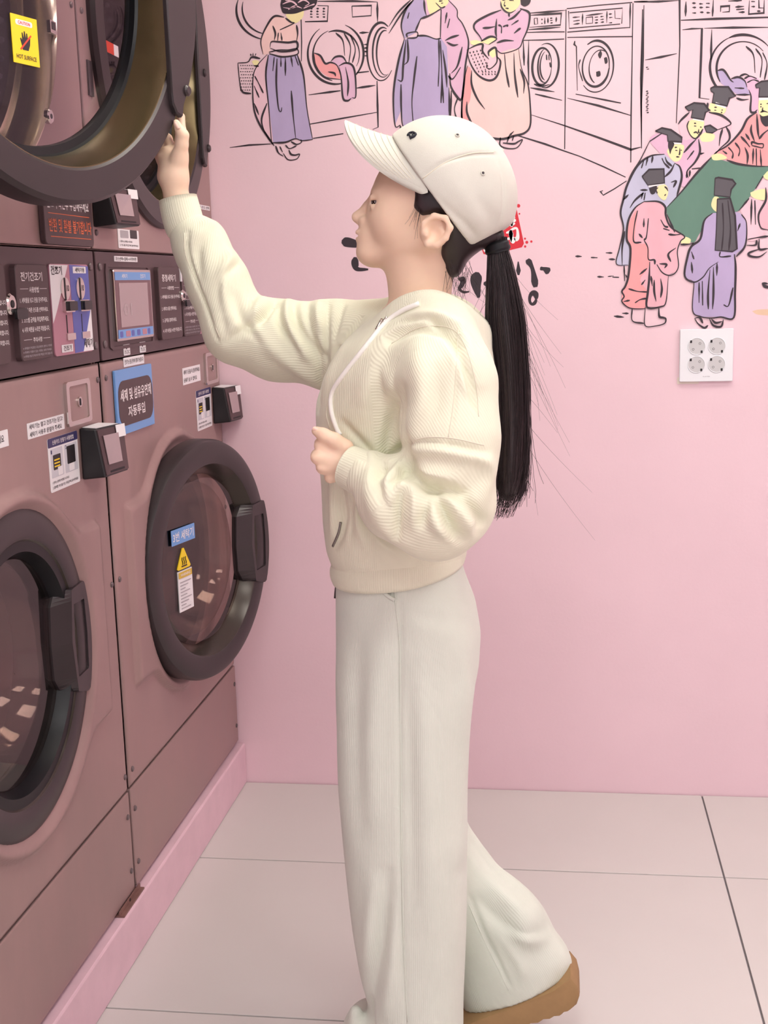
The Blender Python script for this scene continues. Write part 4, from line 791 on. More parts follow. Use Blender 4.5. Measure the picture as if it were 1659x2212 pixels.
scholar(dict(c=8, layer=10, robe=[('green', [(1215, 140), (1350, 180), (1500, 205), (1659, 212), (1700, 215), (1620, 300), (1510, 460), (1430, 560), (1160, 700), (1080, 810), (1000, 760), (930, 730), (870, 590), (870, 530), (1000, 400)])], skin=[[(1215, 130), (1270, 115), (1335, 150), (1290, 165), (1230, 165)], [(1520, 420), (1570, 400), (1640, 395), (1640, 470), (1580, 475), (1530, 450)], [(1620, 290), (1659, 250), (1700, 250), (1700, 320), (1640, 315)]], hat=[],
    lines=[[(1335, 165), (1420, 195), (1540, 212), (1659, 216)], [(1215, 145), (1100, 270), (985, 410), (870, 535)], [(1510, 465), (1430, 560)], [(1620, 290), (1560, 390)], [(870, 590), (930, 730)]]))
scholar(dict(c=8, layer=9, robe=[('rose', [(1640, 395), (1760, 395), (1810, 560), (1780, 720), (1590, 690), (1580, 600), (1620, 500)]), ('pink', [(1440, 560), (1520, 470), (1600, 480), (1590, 690), (1640, 720), (1590, 780), (1500, 790), (1490, 650)])], skin=[], hat=[],
    lines=[[(1640, 380), (1640, 480), (1585, 590), (1600, 690), (1659, 710)], [(1530, 470), (1525, 670)], [(1555, 480), (1560, 670)], [(1500, 785), (1580, 770), (1659, 760)], [(1490, 830), (1560, 828), (1570, 790)], [(1590, 780), (1590, 860), (1659, 855)], [(1590, 860), (1510, 890), (1520, 915), (1590, 920), (1650, 880)], [(1610, 1125), (1659, 1130)]], ink=[[(1608, 1128), (1640, 1140), (1690, 1160), (1660, 1168), (1625, 1160)]]))
scholar(dict(c=8, layer=13, robe=[('rose', [(690, 490), (620, 540), (570, 640), (555, 780), (580, 860), (570, 1060), (545, 1150), (520, 1190), (520, 1270), (580, 1320), (700, 1320), (720, 1310), (830, 1310), (865, 1270), (880, 1070), (950, 1030), (950, 880), (970, 800), (1005, 760), (900, 680), (860, 600), (855, 530), (800, 490)]), ('coral', [(570, 650), (640, 560), (620, 800), (720, 830), (730, 990), (660, 1100), (720, 1200), (700, 1320), (580, 1318), (522, 1270), (524, 1190), (570, 1080), (582, 860), (556, 780)])], skin=[[(790, 390), (800, 440), (840, 478), (865, 465), (880, 400), (850, 355), (800, 370)], [(975, 795), (1010, 765), (1055, 785), (1040, 820), (990, 825)]],
    hat=[[(675, 295), (730, 240), (845, 235), (850, 345), (720, 362)]], band=[[(725, 362), (850, 345), (850, 356), (726, 378)]], ink=[[(728, 385), (790, 368), (775, 425), (745, 430)]],
    lines=[[(690, 490), (620, 540), (568, 640), (555, 780), (585, 860), (570, 1060), (545, 1150), (518, 1190), (535, 1230), (518, 1270), (580, 1320), (690, 1325), (700, 1310)], [(690, 490), (800, 490), (855, 530), (860, 600), (900, 690), (1005, 760), (975, 800), (950, 880), (960, 990), (930, 1050), (880, 1065), (830, 1040), (790, 980)], [(690, 790), (720, 850), (725, 940), (770, 945), (775, 980)], [(640, 560), (615, 680), (610, 800), (670, 808)], [(725, 620), (710, 760), (690, 790)], [(690, 620), (688, 690)], [(650, 740), (680, 775)], [(880, 745), (930, 750), (975, 745)], [(840, 700), (890, 715)], [(820, 630), (850, 680), (880, 690)], [(940, 850), (880, 900), (900, 960)], [(810, 975), (865, 980), (850, 1010)], [(735, 960), (730, 1100), (720, 1200), (715, 1315), (820, 1310), (862, 1270), (880, 1070)], [(820, 1090), (830, 1170), (820, 1240)], [(770, 1100), (770, 1190), (785, 1270)], [(745, 1070), (755, 1150)], [(570, 1170), (640, 1190), (715, 1195)], [(620, 1280), (660, 1255), (710, 1245)], [(530, 1270), (580, 1260)], [(655, 1060), (715, 1010)], [(670, 1140), (700, 1100)],
           [(598, 1325), (600, 1420), (690, 1440)], [(700, 1320), (698, 1455), (780, 1460), (850, 1440), (860, 1405), (840, 1395), (810, 1385), (806, 1320)], [(975, 825), (1040, 822), (1080, 815)]], feat=[[(850, 372), (868, 388), (878, 410)], [(850, 445), (862, 430)], [(800, 380), (785, 400), (795, 425)]]))
scholar(dict(c=8, layer=13, robe=[('lav', [(1225, 580), (1160, 640), (1130, 780), (1060, 850), (1030, 950), (1010, 1075), (1080, 1115), (1080, 1200), (1070, 1340), (1130, 1385), (1260, 1390), (1390, 1390), (1400, 1100), (1400, 920), (1480, 830), (1495, 680), (1450, 590), (1390, 570)])], skin=[[(1225, 470), (1215, 520), (1240, 560), (1270, 565), (1280, 470), (1245, 450)]],
    hat=[[(1245, 308), (1270, 302), (1380, 320), (1405, 350), (1370, 395), (1362, 455), (1238, 440)], [(1262, 470), (1362, 465), (1400, 600), (1415, 860), (1380, 880), (1245, 870), (1255, 700)]],
    lines=[[(1225, 580), (1160, 640), (1130, 780), (1060, 840), (1030, 920), (1008, 1070), (1080, 1118), (1150, 1080), (1200, 1010), (1270, 960)], [(1450, 590), (1490, 660), (1480, 830), (1410, 920)], [(1080, 1120), (1070, 1340), (1130, 1385), (1210, 1400), (1290, 1390), (1390, 1395), (1400, 1200), (1405, 1000), (1395, 900)], [(1120, 1120), (1120, 1280)], [(1145, 1110), (1148, 1300)], [(1205, 1020), (1190, 1200), (1192, 1330)], [(1232, 1000), (1232, 1200), (1225, 1330)], [(1260, 970), (1258, 1070)], [(1385, 1160), (1350, 1300), (1310, 1295)], [(1285, 880), (1285, 920), (1370, 915)], [(1060, 880), (1080, 940)], [(1060, 960), (1068, 1050)], [(1440, 660), (1420, 720)], [(1302, 500), (1310, 700), (1296, 870)], [(1345, 480), (1365, 700), (1352, 870)],
           [(1085, 1400), (1110, 1440), (1160, 1475), (1190, 1455)], [(1085, 1400), (1125, 1395), (1150, 1440)], [(1200, 1400), (1230, 1455), (1290, 1465), (1310, 1410)], [(1215, 1405), (1250, 1435), (1300, 1425)]]))
k = Ink(0)
k.dots(8, [(180, 917), (302, 927), (418, 890), (440, 940), (352, 1077), (470, 1080), (545, 1362)], 3.2, 52, 2).line(8, [(455, 1384), (535, 1392)], 3.6).line(8, [(408, 1075), (455, 1070)], 2.2)
k.line(8, [(555, 328), (460, 390), (372, 440), (350, 410), (370, 405)], 3.6, False)
k.done('mural_ground_mark')
fill('painted_ochre_stroke', 8, [(1535, 1345), (1590, 1332), (1700, 1335), (1700, 1375), (1580, 1372)], 'ochre', wall_back, 0)

# --- brush lettering and red seal behind the head
k = Ink(0)
for pts, w in (([(178, 928), (220, 932), (290, 945), (360, 940)], 14), ([(268, 1030), (268, 1080), (285, 1110), (355, 1112)], 11), ([(955, 1175), (985, 1180), (975, 1215), (960, 1240), (985, 1262), (1025, 1260)], 8), ([(1078, 1130), (1070, 1200), (1088, 1300)], 17), ([(1120, 1205), (1160, 1210)], 8),
               ([(1410, 1045), (1445, 1110), (1465, 1230)], 13), ([(1495, 1105), (1525, 1110), (1558, 1130)], 11), ([(1350, 1060), (1352, 1150)], 7), ([(560, 930), (560, 1100)], 14), ([(820, 930), (830, 1090)], 14)):
    k.line(1, pts, w)
k.ell(1, 1448, 1305, 22, 38, 0, 360, 9, 8)
k.done('mural_lettering')
o = fill('mural_seal', 1, [(1100, 955), (1110, 720), (1290, 688), (1335, 690), (1388, 940), (1375, 965), (1160, 1018), (1120, 1010)], 'red', wall_back, 0, False)
g = Ink(1)
g.many(1, [[(1295, 720), (1320, 715), (1310, 745)], [(1290, 745), (1322, 760)], [(1285, 770), (1330, 765)], [(1285, 790), (1335, 786)], [(1285, 812), (1330, 808)], [(1305, 760), (1308, 830)], [(1300, 850), (1340, 840), (1346, 900), (1325, 915)], [(1270, 870), (1300, 862), (1302, 900)], [(1265, 915), (1310, 905), (1316, 940)], [(1120, 985), (1145, 985)], [(1300, 850), (1302, 930)]], 7)
g.done('seal_characters', o, PT['white'])
for x, y, r in ((1330, 655, 8), (1352, 690, 12), (1303, 670, 5), (1358, 743, 6), (1395, 908, 7), (1407, 932, 10), (1437, 927, 8), (1396, 960, 8)):
    fill('seal_speck', 1, [(x+r*math.cos(a), y+r*math.sin(a)) for a in np.linspace(0, 6.28, 8, endpoint=False)], 'red', wall_back, 0)

# ------------------------------------------------------------------ implicit-surface modelling for the person
import openvdb
from mathutils.bvhtree import BVHTree
YP = -1.10                                        # depth of the person's middle
def P(px, py, dy=0.0): return at_y(px, py, YP+dy)
U = px_len(P(900, 1200))                          # one picture unit at the person
class Field:
    def __init__(s, lo, hi, h):
        s.lo = np.array(lo, float); s.h = h; s.n = np.ceil((np.array(hi)-s.lo)/h).astype(int)+1
        s.a = np.full(s.n, 0.2, np.float32)
    def block(s, lo, hi):
        i0 = np.clip(np.floor((np.array(lo)-s.lo)/s.h).astype(int), 0, s.n-1); i1 = np.clip(np.ceil((np.array(hi)-s.lo)/s.h).astype(int)+1, 1, s.n)
        sl = tuple(slice(a, b) for a, b in zip(i0, i1))
        g = [(s.lo[k]+s.h*np.arange(i0[k], i1[k])).astype(np.float32) for k in range(3)]
        return sl, g[0][:, None, None], g[1][None, :, None], g[2][None, None, :]
    def put(s, fn, lo, hi, k=0.01, mode='add'):
        pad = k+5*s.h; sl, x, y, z = s.block(np.array(lo)-pad, np.array(hi)+pad)
        if 0 in s.a[sl].shape: return s
        d = fn(x, y, z); a = s.a[sl]
        if mode == 'sub': d = -d
        if mode == 'add':
            if k > 0: h = np.clip(0.5+0.5*(a-d)/k, 0, 1); s.a[sl] = a+(d-a)*h-k*h*(1-h)
            else: s.a[sl] = np.minimum(a, d)
        else:
            if k > 0: h = np.clip(0.5-0.5*(a-d)/k, 0, 1); s.a[sl] = a+(d-a)*h+k*h*(1-h)
            else: s.a[sl] = np.maximum(a, d)
        return s
    def cone(s, a, b, ra, rb, k=0.01, mode='add', sy=1.0):
        a = np.asarray(a, float); b = np.asarray(b, float); ab = b-a; L = float(ab @ ab)+1e-12
        def fn(x, y, z):
            X, Y, Z = x-a[0], (y-a[1]), z-a[2]
            t = np.clip((X*ab[0]+Y*ab[1]+Z*ab[2])/L, 0, 1); r = ra+(rb-ra)*t
            return np.sqrt((X-t*ab[0])**2+((Y-t*ab[1])/sy)**2+(Z-t*ab[2])**2)-r
        R = max(ra, rb)*max(1, sy)
        return s.put(fn, np.minimum(a, b)-R, np.maximum(a, b)+R, k, mode)
    def chain(s, pts, rads, k=0.01, mode='add', sy=1.0):
        for i in range(len(pts)-1): s.cone(pts[i], pts[i+1], rads[i], rads[i+1], k, mode, sy)
        return s
    def ell(s, c, r, k=0.01, mode='add', rot=0.0):
        c = np.asarray(c, float); r = np.asarray(r, float); cr, sr = math.cos(rot), math.sin(rot)   # rot about the y axis
        def fn(x, y, z):
            X, Y, Z = x-c[0], y-c[1], z-c[2]; a = (cr*X+sr*Z)/r[0]; b = Y/r[1]; e = (-sr*X+cr*Z)/r[2]
            q = np.sqrt(a*a+b*b+e*e)+1e-6; g = np.sqrt((a/r[0])**2+(b/r[1])**2+(e/r[2])**2)+1e-6
            return np.minimum(q*(q-1)/g, 0.2)
        R = max(r); return s.put(fn, c-R, c+R, k, mode)
    def loft(s, rows, k=0.01, power=2.3, mode='add'):
        """rows of (z, cx, cy, ax, ay) from high to low"""
        A = np.array(sorted(rows), float); zs = np.linspace(A[0, 0], A[-1, 0], 80)
        Q = np.array([np.interp(zs, A[:, 0], A[:, i]) for i in range(1, 5)])
        ker = np.hanning(9); ker /= ker.sum()
        Q = np.array([np.convolve(np.pad(q, 4, 'edge'), ker, 'valid') for q in Q])
        def fn(x, y, z):
            zf = z.ravel(); c = [np.interp(zf, zs, Q[i])[None, None, :].astype(np.float32) for i in range(4)]
            q = (np.abs((x-c[0])/c[2])**power+np.abs((y-c[1])/c[3])**power)**(1/power)
            d = (q-1)*np.minimum(c[2], c[3])
            return np.maximum(d, np.maximum(z-zs[-1], zs[0]-z))
        lo = [(A[:, 1]-A[:, 3]).min(), (A[:, 2]-A[:, 4]).min(), zs[0]]; hi = [(A[:, 1]+A[:, 3]).max(), (A[:, 2]+A[:, 4]).max(), zs[-1]]
        return s.put(fn, lo, hi, k, mode)
    def half(s, p, n, k=0.004, lo=None, hi=None):
        """keep the side of the plane that n points away from"""
        p = np.asarray(p, float); n = np.asarray(n, float); n = n/np.linalg.norm(n)
        lo = s.lo if lo is None else lo; hi = s.lo+s.n*s.h if hi is None else hi
        return s.put(lambda x, y, z: (x-p[0])*n[0]+(y-p[1])*n[1]+(z-p[2])*n[2], lo, hi, k, 'int')
    def mesh(s):
        a = s.a
        a[0], a[-1], a[:, 0], a[:, -1], a[:, :, 0], a[:, :, -1] = .1, .1, .1, .1, .1, .1
        t = 3*s.h; g = openvdb.FloatGrid(t); g.copyFromArray(np.clip(a, -t, t), tolerance=1e-6)
        pts, quads = g.convertToQuads(0.0)
        v_ = pts.astype(float)*s.h+s.lo; q_ = quads.astype(int); w = v_-v_.mean(0)
        vol = np.einsum('ij,ij->', w[q_[:, 0]], np.cross(w[q_[:, 1]], w[q_[:, 2]]))+np.einsum('ij,ij->', w[q_[:, 0]], np.cross(w[q_[:, 2]], w[q_[:, 3]]))
        return v_, (q_ if vol > 0 else q_[:, ::-1])
def relax(v, q, it=2, lam=0.5):
    e = np.vstack([q[:, [0, 1]], q[:, [1, 2]], q[:, [2, 3]], q[:, [3, 0]]])
    for _ in range(it):
        acc = np.zeros_like(v); cnt = np.zeros(len(v))
        np.add.at(acc, e[:, 0], v[e[:, 1]]); np.add.at(acc, e[:, 1], v[e[:, 0]]); np.add.at(cnt, e[:, 0], 1); np.add.at(cnt, e[:, 1], 1)
        v = v+lam*(acc/np.maximum(cnt, 1)[:, None]-v)
    return v
def normals(v, q):
    n = np.cross(v[q[:, 2]]-v[q[:, 0]], v[q[:, 3]]-v[q[:, 1]]); N = np.zeros_like(v)
    for i in range(4): np.add.at(N, q[:, i], n)
    return N/(np.linalg.norm(N, axis=1)[:, None]+1e-12)
def poly_dist(x, z, pl):
    d = np.full(len(x), 1e9); s = np.zeros(len(x)); L = len(pl)-1
    for i in range(L):
        a, b = pl[i], pl[i+1]; ab = b-a; t = np.clip(((x-a[0])*ab[0]+(z-a[1])*ab[1])/(ab @ ab+1e-12), 0, 1)
        e = np.hypot(x-a[0]-t*ab[0], z-a[1]-t*ab[1]); m = e < d; d[m] = e[m]; s[m] = (i+t[m])/L
    return d, s
def folds(v, q, items):
    """cloth folds: each is (side-view polyline, depth, width, height); positive height is a ridge, negative a crease"""
    for pts, dy, w, amp in items:
        pl = np.array(spline([P(x, y, dy)[[0, 2]] for x, y in pts], 5*len(pts)))
        lo, hi = pl.min(0)-3*w*U, pl.max(0)+3*w*U
        m = np.where((v[:, 0] > lo[0]) & (v[:, 0] < hi[0]) & (v[:, 2] > lo[1]) & (v[:, 2] < hi[1]) & (np.abs(v[:, 1]-YP-dy) < 0.12))[0]
        if not len(m): continue
        if 'N' not in locals(): N = normals(v, q)
        d, s = poly_dist(v[m, 0], v[m, 2], pl)
        f = np.exp(-(d/(w*U))**2)*np.sin(np.pi*np.clip(s*0.86+0.07, 0, 1))**0.6*np.clip(-N[m, 1]*1.6+0.25, 0, 1)
        v[m] += N[m]*(2.0*amp*U*f)[:, None]
    return v
def soft_obj(name, v, q, m, parent, rib=None, **props):
    o = obj(name, v, [tuple(x) for x in q.tolist()], m, parent, smooth=True, **props)
    if rib is not None:
        a = o.data.attributes.new('rib', 'FLOAT', 'POINT'); a.data.foreach_set('value', (np.asarray(rib)*S).astype(np.float32))
    return o
def axis_rib(v, a, b, rad):
    """arc length round the axis a-b, starting on the far side"""
    a = np.asarray(a, float); t = np.asarray(b, float)-a; t /= np.linalg.norm(t); e = np.array([0, -1.0, 0]); e -= t*(e @ t); e /= np.linalg.norm(e); g = np.cross(t, e)
    w = v-a; return np.arctan2(w @ g, w @ e)*rad
def cloth(name, col, period=0.0042, bump=0.22, vary=0.05, sheen=0.25):
    m = mat(name, col, 0.85, sheen=sheen, noise=vary, nscale=7, spec=0.2); nt = m.node_tree; b = nt.nodes['Principled BSDF']
    at = nt.nodes.new('ShaderNodeAttribute'); at.attribute_name = 'rib'
    mu = nt.nodes.new('ShaderNodeMath'); mu.operation = 'MULTIPLY'; mu.inputs[1].default_value = 2*math.pi/period
    sn = nt.nodes.new('ShaderNodeMath'); sn.operation = 'SINE'; nz = nt.nodes.new('ShaderNodeTexNoise'); nz.inputs['Scale'].default_value = 900
    ad = nt.nodes.new('ShaderNodeMath'); ad.operation = 'MULTIPLY_ADD'; ad.inputs[1].default_value = 0.5
    bp = nt.nodes.new('ShaderNodeBump'); bp.inputs['Strength'].default_value = bump; bp.inputs['Distance'].default_value = 0.0011
    nt.links.new(at.outputs['Fac'], mu.inputs[0]); nt.links.new(mu.outputs[0], sn.inputs[0]); nt.links.new(nz.outputs['Fac'], ad.inputs[0]); nt.links.new(sn.outputs[0], ad.inputs[2])
    nt.links.new(ad.outputs[0], bp.inputs['Height']); nt.links.new(bp.outputs['Normal'], b.inputs['Normal'])
    return m
M_SKIN = mat('skin', rgb(240, 208, 182), 0.48, noise=0.03, nscale=20, sss=0.12, spec=0.4)
M_HAIR = mat('dark_brown_hair', rgb(42, 29, 31), 0.38, spec=0.5)
M_HOOD = cloth('cream_ribbed_cotton', rgb(231, 230, 206))
M_TROU = cloth('ivory_corduroy', rgb(216, 221, 208), vary=0.04)
M_CAP = mat('off_white_cap_cotton', rgb(212, 210, 198), 0.85, noise=0.03, nscale=15, bump=0.25, bscale=900, sheen=0.2, spec=0.2)
M_CORD = mat('white_cord', rgb(246, 244, 236), 0.8)
M_STITCH = mat('seam_thread', rgb(226, 220, 200), 0.9)
M_SHOE = mat('tan_suede', rgb(156, 124, 84), 0.8, noise=0.08, nscale=25)
M_SOLE = mat('tan_foam_sole', rgb(142, 113, 76), 0.7, noise=0.05, nscale=25)

person = thing('person', 'person in cream hoodie, ivory trousers and off-white cap holding the open dryer door', 'person', tuple(P(900, 2212)*np.array([1, 1, 0])))
u = lambda *a: [x*U for x in a]
# ---------------- body
bf = Field((0.12, -1.36, 0.74), (0.88, -0.80, 1.57), 0.0026)
HD = 0.0                                                   # head middle plane offset
bf.ell(P(938, 425, HD), (118*U, 0.078, 118*U), 0.0)
bf.ell(P(870, 436, HD), (60*U, 0.060, 72*U), 0.02)
bf.ell(P(872, 482, HD), (77*U, 0.056, 74*U), 0.02)
bf.ell(P(799, 544, HD), (26*U, 0.024, 22*U), 0.02)
for s in (-1, 1):
    bf.cone(P(804, 548, HD+s*0.012), P(918, 520, HD+s*0.050), 18*U, 20*U, 0.022)
    bf.ell(P(848, 478, HD+s*0.036), (34*U, 0.022, 36*U), 0.02)
    bf.ell(P(826, 416, HD+s*0.026), (18*U, 0.022, 10*U), 0.012)
    bf.ell(P(806, 438, HD+s*0.034), (13*U, 0.012, 9*U), 0.010, 'sub')
    bf.ell(P(787, 475, HD+s*0.0105), (11*U, 0.0075, 8*U), 0.006)
bf.ell(P(801, 508, HD), (27*U, 0.027, 27*U), 0.014)
bf.chain([P(814, 424, HD), P(797, 445, HD), P(771, 468, HD)], u(8, 9, 10), 0.009); bf.chain([P(772, 470, HD), P(790, 484, HD)], u(9, 9), 0.006)
bf.ell(P(776, 502, HD), (8*U, 0.018, 5.2*U), 0.004); bf.ell(P(778, 517, HD), (8.5*U, 0.017, 6*U), 0.004)
bf.ell(P(771, 509.5, HD), (11*U, 0.019, 1.7*U), 0.002, 'sub')
bf.cone(P(822, 552, HD), P(905, 566, HD), 14*U, 34*U, 0.02, sy=1.25)
bf.cone(P(905, 520, HD), P(908, 600, HD), 58*U, 60*U, 0.025); bf.cone(P(908, 590, HD), P(905, 690, HD), 60*U, 66*U, 0.02)
eye_c = P(816, 437, HD-0.033)
for dz_, r_ in ((1, .0036), (-1, .0032)):                  # eyelids
    bf.chain([eye_c+np.array(q) for q in ((-.0105, -.002, .0030*dz_), (-.006, -.0092, .0064*dz_), (.003, -.0108, .0058*dz_), (.0105, -.0078, .0012*dz_))], [r_*.8, r_, r_, r_*.8], 0.003)
# ear
for s in (-1, 1):
    e = 0.079*s
    bf.ell(P(938, 500, HD+e), (30*U, 0.011, 33*U), 0.006)
    bf.chain([P(914, 506, HD+e*1.09), P(916, 482, HD+e*1.12), P(938, 466, HD+e*1.15), P(962, 472, HD+e*1.17), P(972, 492, HD+e*1.17), P(963, 514, HD+e*1.14), P(943, 528, HD+e*1.09), P(924, 528, HD+e*1.06)], u(5, 5.5, 6, 6.5, 6.5, 6, 8, 8), 0.003)
    bf.ell(P(936, 502, HD+e*1.16), (14*U, 0.010, 17*U), 0.004, 'sub'); bf.ell(P(948, 486, HD+e*1.17), (14*U, 0.007, 8*U), 0.003, 'sub')
    bf.ell(P(921, 506, HD+e*1.10), (6*U, 0.006, 8*U), 0.003)
# trunk and arms under the clothes
bf.loft([(P(0, 690)[2], P(905, 690)[0], YP, 70*U, 0.065), (P(0, 740)[2], P(900, 740)[0], YP, 90*U, 0.095), (P(0, 850)[2], P(870, 850)[0], YP, 110*U, 0.105), (P(0, 1000)[2], P(865, 1000)[0], YP, 100*U, 0.09), (P(0, 1120)[2], P(870, 1120)[0], YP, 95*U, 0.088), (P(0, 1280)[2], P(875, 1280)[0], YP, 100*U, 0.09)], 0.02)
LS, LE, LW = P(955, 770, -0.145), P(970, 1095, -0.185), P(768, 1008, -0.158)
bf.chain([LS, LE, LW], u(40, 36, 25), 0.02)
RS, RE, RW = P(800, 730, 0.12), P(520, 742, 0.12), P(384, 440, 0.160)
bf.chain([RS, RE, RW], u(50, 40, 27), 0.02)
# near hand: a loose fist holding the edge of the hoodie, thumb out
K = [P(694, 962, -0.160), P(686, 988, -0.168), P(697, 1011, -0.166), P(714, 1031, -0.158)]
for q, r in zip(K, (13.5, 13.5, 12.5, 11.5)): bf.cone(P(752, 1004, -0.156), q, 24*U, r*U, 0.0045)
bf.cone(P(735, 978, -0.152), P(735, 1020, -0.152), 19*U, 17*U, 0.008)
for i, (q, r) in enumerate(zip(K, (12.5, 12.5, 11.5, 10.5))):
    a = q+np.array([-9*U, 0.030, -2*U]); b = a+np.array([24*U, 0.016, -3*U]); c = b+np.array([16*U, -0.018, 1*U])
    bf.chain([q, a, b, c], u(r+1, r, r-1, r-2), 0.003)
for i in range(3):
    mid = (K[i]+K[i+1])/2; bf.cone(mid+np.array([-20*U, -0.008, 0]), mid+np.array([22*U, -0.021, 1*U]), 4.2*U, 2.2*U, 0.0035, 'sub')
TH = [P(744, 968, -0.158), P(722, 951, -0.166), P(699, 939, -0.168), P(683, 931, -0.166)]
bf.chain(TH, u(19, 14, 12, 9.5), 0.006)
# far hand on the rim of the open door
DD = 0.158
HB = P(376, 362, DD)
bf.cone(RW, P(374, 385, DD), 27*U, 31*U, 0.012); bf.cone(P(366, 378, DD+.004), P(360, 335, DD+.012), 26*U, 20*U, 0.012); bf.cone(P(384, 385, DD), P(388, 335, DD-.004), 24*U, 19*U, 0.012)
bf.chain([P(388, 345, DD-.006), P(393, 312, DD-.012), P(395, 292, DD-.014), P(380, 266, DD-.016)], u(19, 13.5, 12.5, 9), 0.006)          # thumb
bf.chain([P(386, 330, DD+.012), P(391, 285, DD+.03), P(391, 252, DD+.04)], u(15, 11.5, 9.5), 0.006)                                    # index
for a, b, c in (((372, 330), (362, 300), (352, 285)), ((360, 338), (350, 312), (340, 300)), ((350, 348), (340, 328), (332, 318))):
    bf.chain([P(*a, DD+.014), P(*b, DD+.045), P(*c, DD+.075)], u(13, 11, 9.5), 0.004)
bf.cone(P(352, 352, DD+.008), P(346, 338, DD+.002), 11*U, 8*U, 0.004)
DC = np.array(T1((0, 0, 0))); DN = np.array(T1((1, 0, 0)))-DC; DU = np.array(T1((0, 1, 0)))-DC
def rim(x, y, z):                                          # the hand closes on the rim without entering it
    lx = (x-DC[0])*DN[0]+(y-DC[1])*DN[1]; lu = (x-DC[0])*DU[0]+(y-DC[1])*DU[1]; r = np.hypot(lu, z-DC[2])
    a = np.maximum(np.maximum(r-0.3578, 0.255-r), np.maximum(lx-0.0018, -0.0528-lx))
    b = np.maximum(np.maximum(np.maximum(r-0.354, 0.262-lu), np.abs(z-DC[2])-0.2095), np.maximum(lx-0.0155, -lx))
    return np.minimum(a, b)
bf.put(rim, P(300, 420, 0.02), P(420, 230, 0.30), 0.0006, 'sub')
bv_, bq_ = bf.mesh(); bv_ = relax(bv_, bq_, 1, 0.25)
body = soft_obj('body', bv_, bq_, M_SKIN, person)
del bf
# nails, eye, brow, lips
def nail(c, ax, wid, ln, nrm, parent=body):
    c = np.asarray(c); ax = np.asarray(ax, float); ax /= np.linalg.norm(ax); nrm = np.asarray(nrm, float); nrm -= ax*(nrm @ ax); nrm /= np.linalg.norm(nrm); sd = np.cross(ax, nrm)
    v, f = grid_vf(lambda a, b: tuple(c+ax*(b-0.5)*ln*(1-0.25*(2*a-1)**2)+sd*math.sin((a-0.5)*2.2)*wid*0.6+nrm*(math.cos((a-0.5)*2.2)-1)*wid*0.6), 9, 7)
    obj('nail', v, f, mat('nail_gloss', rgb(236, 196, 176), 0.18, coat=0.4), parent, smooth=True)
nail(TH[3]+np.array([0.002, -0.0068, 0.0028]), TH[3]-TH[2], 9*U, 17*U, (0, -1, 0.45))
nail(P(383, 270, DD-.0245), P(380, 266, DD)-P(395, 292, DD), 9*U, 16*U, (0.5, -1, 0.2))
eye_c = P(816, 437, HD-0.033)
ev, ef = [], []
for i in range(13):
    for j in range(24):
        a = math.pi*i/12; b = 2*math.pi*j/24; ev.append(tuple(eye_c+0.0105*np.array([math.sin(a)*math.cos(b), math.sin(a)*math.sin(b), math.cos(a)])))
ef = [(i*24+j, i*24+(j+1) % 24, (i+1)*24+(j+1) % 24, (i+1)*24+j) for i in range(12) for j in range(24)]
obj('eye', ev, ef, mat('eye_white', rgb(236, 228, 224), 0.2), body, smooth=True)
hd = np.array([-0.5, -0.86, 0.08]); hd /= np.linalg.norm(hd); s1 = np.cross(hd, [0, 0, 1.0]); s1 /= np.linalg.norm(s1); s2 = np.cross(s1, hd)
obj('iris', [tuple(eye_c+hd*0.0107)]+[tuple(eye_c+hd*0.0096+0.0046*(math.cos(a)*s1+math.sin(a)*s2)) for a in np.linspace(0, 6.283, 16, endpoint=False)], [(0, i+1, (i+1) % 16+1) for i in range(16)], mat('brown_iris', rgb(42, 28, 24), 0.15), body)
obj('eyelash', *tube_vf(spline([eye_c+np.array([-0.0095, -0.002, 0.004]), eye_c+np.array([-0.006, -0.009, 0.0062]), eye_c+np.array([0.003, -0.0108, 0.0045]), eye_c+np.array([0.009, -0.008, 0.001])], 12), [0.0011]*12, 6), M_HAIR, body)
obj('eyebrow', *tube_vf(spline([P(812, 411, HD-0.014), P(816, 408, HD-0.034), P(834, 408, HD-0.050), P(848, 415, HD-0.056)], 12), [0.0009, .0016, .002, .0022, .0022, .0022, .002, .0018, .0016, .0014, .001, .0006], 6), M_HAIR, body)

# ---------------- hoodie
hf = Field((0.18, -1.40, 0.74), (0.84, -0.84, 1.42), 0.0033)
Z = lambda y, x=880, dy=0.0: P(x, y, dy)[2]
def row(y, xl, xr, hd, cy=0.0): return (Z(y), (P(xl, y)[0]+P(xr, y)[0])/2, YP+cy, (P(xr, y)[0]-P(xl, y)[0])/2, hd)
hf.loft([row(652, 852, 965, .075), row(690, 800, 1010, .125), row(740, 742, 1035, .150), row(800, 704, 1042, .152), row(870, 688, 1040, .146), row(940, 690, 1035, .138), row(1040, 699, 1025, .128), row(1120, 702, 1018, .124), row(1185, 710, 1010, .122), row(1212, 722, 1002, .116)], 0.0, 2.25)
# near sleeve: dropped shoulder, blouson elbow
hf.chain([P(952, 735, -0.11), P(962, 830, -0.150), P(972, 945, -0.172), P(972, 1085, -0.180)], u(78, 92, 88, 84), 0.03)
hf.chain([P(972, 1085, -0.180), P(940, 1105, -0.190), P(860, 1075, -0.190), P(800, 1030, -0.172)], u(86, 92, 80, 52), 0.014)
# far sleeve
hf.chain([P(845, 735, 0.08), P(720, 745, 0.125), P(600, 735, 0.13), P(515, 712, 0.12)], u(92, 96, 88, 78), 0.02)
hf.chain([P(515, 712, 0.12), P(470, 610, 0.135), P(432, 530, 0.15), P(402, 492, 0.157)], u(78, 70, 62, 44), 0.012)
